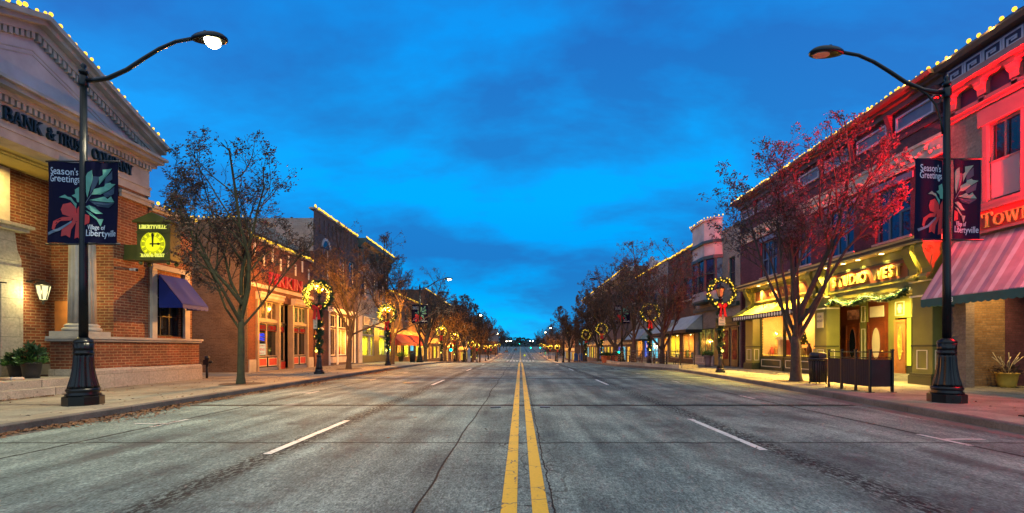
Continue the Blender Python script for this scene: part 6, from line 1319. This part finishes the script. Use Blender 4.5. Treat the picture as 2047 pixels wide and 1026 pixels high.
# mailboxes, signs, signals further down
def drop_box(label, x, y):
    z = zr(y)+.15; t = thing('mailbox', label, 'mailbox', (x, y, z)); part(lambda m: m.prism([(x-.32, z+.2), (x+.32, z+.2), (x+.32, z+1.2)]+[(x+.32*cos(a), z+1.2+.32*sin(a)) for a in [pi*k/10 for k in range(1, 10)]]+[(x-.32, z+1.2)], 'y', y-.3, y+.3), 'body', 'mailbox_blue', t); part(lambda m: m.box(x-.22, x+.22, y-.33, y-.301, z+1.0, z+1.2), 'door', 'mailbox_blue', t); part(lambda m: [m.box(x+q-.04, x+q+.04, y+r-.04, y+r+.04, z, z+.2) for q in (-.27, .27) for r in (-.25, .25)], 'legs', 'iron_black', t)
drop_box('blue mailbox at the right corner, nearer the road', 9.7, 80); drop_box('blue mailbox at the right corner, farther from the road', 10.6, 80.5)
def board_on_post(name, label, x, y, h, kind, mat):
    z = zr(y)+.0; t = thing(name, label, 'sign', (x, y, z)); part(lambda m: m.tube([(x, y, z), (x, y, z+h)], .035, 6), 'post', 'key_grey', t); n = {'hex': 6, 'diamond': 4, 'plate': 0}[kind]
    part(lambda m: m.prism([(x+.42*cos(2*pi*k/n+pi/2), z+h+.42*sin(2*pi*k/n+pi/2)) for k in range(n)], 'y', y-.06, y-.04) if n else m.box(x-.3, x+.3, y-.06, y-.04, z+h-.4, z+h+.4), 'plate', mat, t)
board_on_post('street_sign', 'pale green hexagonal route sign above the blue mailboxes', 10.25, 78, 3.6, 'hex', 'holly_green'); board_on_post('street_sign', 'green plate sign at the right of the crosswalk', 8.0, 146, 2.4, 'plate', 'sign_green'); board_on_post('crossing_sign', 'lime yellow crossing sign in the middle of the far roadway', 1.4, 150, 1.6, 'diamond', 'sign_lime')
t = thing('lit_sign', 'small glowing cyan and yellow sign at the large corner building', 'sign', (14.9, 99, 1.5)); part(lambda m: m.box(13.6, 15.1, 105.2, 105.4, 2.3, 3.1), 'face', 'cyan_room', t); part(lambda m: m.box(13.5, 15.25, 105.41, 105.5, 2.2, 3.2), 'case', 'key_grey', t)
def signal(label, x, y, z):
    t = thing('traffic_signal', label, 'traffic light', (x, y, z), 'green traffic lights down the street'); part(lambda m: m.box(x-.18, x+.18, y-.12, y+.12, z-.3, z+.8), 'housing', 'black_paint', t); part(lambda m: m.ball((x, y-.14, z-.1), .20, 10), 'green_lens', 'green_signal', t)
    part(lambda m: [m.lathe([(.11, -.01), (.11, .01)], x, y-.13, z+q, 10) for q in (.27, .6)], 'dark_lenses', 'panel_red', t)
    sd = 1 if x > 0 else -1; part(lambda m: m.tube([(x, y+.15, z+.9), (sd*9.8, y+.15, z+1.3), (sd*9.8, y+.15, zr(y))], .09, 6), 'mast', 'iron_black', t)
signal('green traffic light over the far roadway, left of the pair', 3.6, 158, 1.7); signal('green traffic light over the far roadway, right of the pair', 6.9, 158, 1.7); signal('green traffic light higher up the rising street', -.6, 320, 4.6); signal('small green traffic light by the left lantern posts', -10.6, 70, 1.3)
t = thing('neon_sign', 'green glowing sign behind the terracotta tubs', 'neon sign', (14.6, 60, 1.5)); part(lambda m: m.ball((14.5, 67.5, .9), .2, 8), 'lamp', 'green_signal', t); part(lambda m: m.box(14.6, 15.2, 67.4, 67.6, .7, 1.1), 'mount', 'iron_black', t)
def car(label, x, y, mat):
    z = zr(y); t = thing('parked_car', label, 'car', (x, y, z)); part(lambda m: (m.prism([(y-2.2, z+.3), (y+2.2, z+.3), (y+2.2, z+.8), (y+1.3, z+.92), (y-1.5, z+.95), (y-2.2, z+.85)], 'x', x-.88, x+.88), m.prism([(y-1.7, z+.951), (y+1.1, z+.93), (y+.4, z+1.42), (y-1.1, z+1.42)], 'x', x-.72, x+.72)), 'body', mat, t)
    for sx in (-1, 1):
        for yy in (-1.35, 1.35): part(lambda m: m.tube([(x+sx*.90, y+yy, z+.33), (x+sx*.68, y+yy, z+.33)], .33, 14), 'wheel', 'rubber', t)
        part(lambda m: m.box(x+sx*.6-.14, x+sx*.6+.14, y-2.23, y-2.202, z+.62, z+.78), 'tail_light', 'panel_red', t)
    part(lambda m: m.prism([(y-1.62, z+.97), (y-1.2, z+1.36), (y-1.22, z+1.38), (y-1.66, z+.98)], 'x', x-.6, x+.6), 'rear_window', 'dark_pane', t)
car('dark car far up the rising street', -3.0, 300, 'car_paint'); car('dark car parked at the left kerb of the rising street', -7.6, 250, 'car_paint')
# small far points of lamp light along the rising road
for i, (x, y, h) in enumerate(((-9, 300, 6), (-9, 380, 6), (-9, 450, 6), (9, 330, 6), (9, 420, 6))):
    z = zr(y); t = thing('street_lamp', ['left lamp point just above the far cars', 'left lamp point midway up the far rise', 'left lamp point near the crest of the rise', 'right lamp point midway up the far rise', 'right lamp point near the crest of the rise'][i], 'street lamp', (x, y, z), 'distant lamps on the rise'); part(lambda m: m.tube([(x, y, z), (x, y, z+h)], .08, 5), 'pole', 'iron_black', t); part(lambda m: m.ball((x, y, z+h), .35, 8), 'lamp_head', 'far_glow', t)

# ================================================================== TREES
make_tree('street_tree', 'bare tree with mossy trunk between the bank and the pub', (-10.5, 17.2, .15), 9.7, 2.5, 2.2, 5, 9, lean=(.1, 0), trunk_r=.125, bark='bark_mossy', leaf=.12, leaves=4, spread=.85, base=3.1, detail=.92, density=.30)
make_tree('street_tree', 'bare multi-stem tree glowing red before the maroon brick building', (11.2, 18.6, .15), 10.5, 3.7, 1.5, 14, 10, lean=(-.1, 0), trunk_r=.19, bark='bark', leaf=.13, leaves=4, spread=.85, base=4.6, detail=1.02, density=.45, leafmat='pale_leaf')
v1 = make_tree('street_tree', 'bare tree with a curved trunk before the grey brick building', (-11.1, 29.6, .15), 9.3, 3.3, 1.8, 21, 8, lean=(.5, 0), trunk_r=.15, leaf=.12, leaves=4, detail=.82, base=2.9, density=.5)
v2 = make_tree('street_tree', 'wide bare tree rising from the right patio ledge', (10.6, 34.2, .1), 9.4, 3.6, 1.3, 31, 9, trunk_r=.18, leaf=.13, leaves=4, detail=.82, spread=1.1, base=2.8, density=.52)
v3 = make_tree('street_tree', 'bare tree before the brown brick building', (-11, 67, zr(67)+.1), 10.4, 3.7, 1.8, 41, 8, trunk_r=.2, leaf=.18, leaves=5, detail=.95, base=2.6, density=.5)
v4 = make_tree('street_tree', 'great spreading bare tree past the last left shops', (-14.5, 146, zr(146)+.1), 16.5, 8.0, 2.6, 51, 10, trunk_r=.36, leaf=.30, leaves=4, detail=.95, spread=1.35, base=3.4, density=.38)
# more of the same two shapes down both pavements
spots = [(v1, -11.2, 40, .3, 1.22, 'bare tree lit orange beside the second left lantern post'), (v2, -11.2, 54, 1.0, 1.18, 'bare tree before the right end of the red awning'), (v3, -11, 80, 2.6, 1.18, 'taller bare tree before the brown brick building'), (v3, -11, 92, 3.7, 1.15, 'bare tree before the grey building halfway down'), (v3, -11, 106, 4.4, 1.22, 'bare tree between the third left tall lamp and the dip'), (v3, -10.8, 122, 5.4, 1.15, 'bare tree before the dark corner building at the dip'),
 (v1, 10.9, 44, 1.3, 1.25, 'bare tree at the far end of the patio'), (v2, 11.0, 53, 2.2, 1.28, 'bare tree beyond the terracotta tubs'), (v3, 11.0, 64.5, 3.0, 1.06, 'bare tree before the middle of the large corner building'), (v3, 10.8, 78, 4.0, .72, 'small bare tree near the blue mailboxes'), (v3, 11, 103, 5.0, 1.25, 'bare tree standing alone left of the large corner building'),
 (v4, -15, 215, 3.1, 1.1, 'round bare tree beyond the gabled house'), (v4, -24, 180, 1.9, 1.05, 'bare tree behind the great spreading tree'), (v4, 13.5, 168, 2.4, .8, 'bare tree on the right beside the far traffic lights'), (v4, 18, 195, 5.2, .9, 'bare tree on the right behind the far lantern posts'), (v4, 16, 255, .5, .95, 'farthest bare tree on the right of the rising street'), (v4, 25, 150, .5, .85, 'bare tree behind the low brown building'),
 (v4, -13, 290, .5, .95, 'farthest bare tree on the left of the rising street'), (v4, 15, 330, 1.5, .9, 'bare tree high on the right of the rise'), (v4, -14, 380, 2.5, .9, 'bare tree high on the left of the rise')]
for src, x, y, rz, sc, lab in spots: copy_tree(src, (x, y, zr(y)+.1), lab, rz, sc)
def conifer(label, x, y, h, r):
    z = zr(y); t = thing('evergreen_tree', label, 'tree', (x, y, z)); rd = random.Random(int(x*7+y)); part(lambda m: m.tube([(x, y, z-.2), (x, y, z+h*.95)], [.2, .03], 6), 'trunk', 'bark', t); m = MB()
    for _ in range(1500):
        f = rd.random()**.8; a = rd.uniform(0, 6.28); q = r*(1-f)*rd.uniform(.4, 1.05)+.1; c = Vector((x+q*cos(a), y+q*sin(a), z+h*(.08+.92*f))); d_ = Vector((cos(a), sin(a), -.35+rd.gauss(0, .2))).normalized(); s_ = d_.cross(Vector((0, 0, 1))).normalized(); l = .9*(1-f*.6)
        m.add([c-d_*l*.4, c+s_*l*.3, c+d_*l*.6, c-s_*l*.3], [(0, 1, 2, 3)])
    m.build('crown', 'evergreen', t)
conifer('dark conical evergreen by the gabled house', -13.5, 190, 13, 5); conifer('dark evergreen among the bare trees at the far right', 13.5, 225, 9, 4.5); conifer('broad dark evergreen past the low brown building', 17, 180, 8, 5)
# soil pits under the two near trees
for x, y, lab in ((-10.5, 17.2, 'bare soil tree pit under the mossy trunk'), (11.2, 18.6, 'bare soil tree pit under the red-lit tree'), (-11.1, 29.6, 'bare soil tree pit under the curved trunk')):
    o = MB().prism([(x+.75*cos(a)*(1+.1*sin(3*a)), y+.8*sin(a)) for a in [2*pi*k/16 for k in range(16)]], 'z', .10, .156).build('tree_pit', 'soil'); o['kind'] = 'structure'
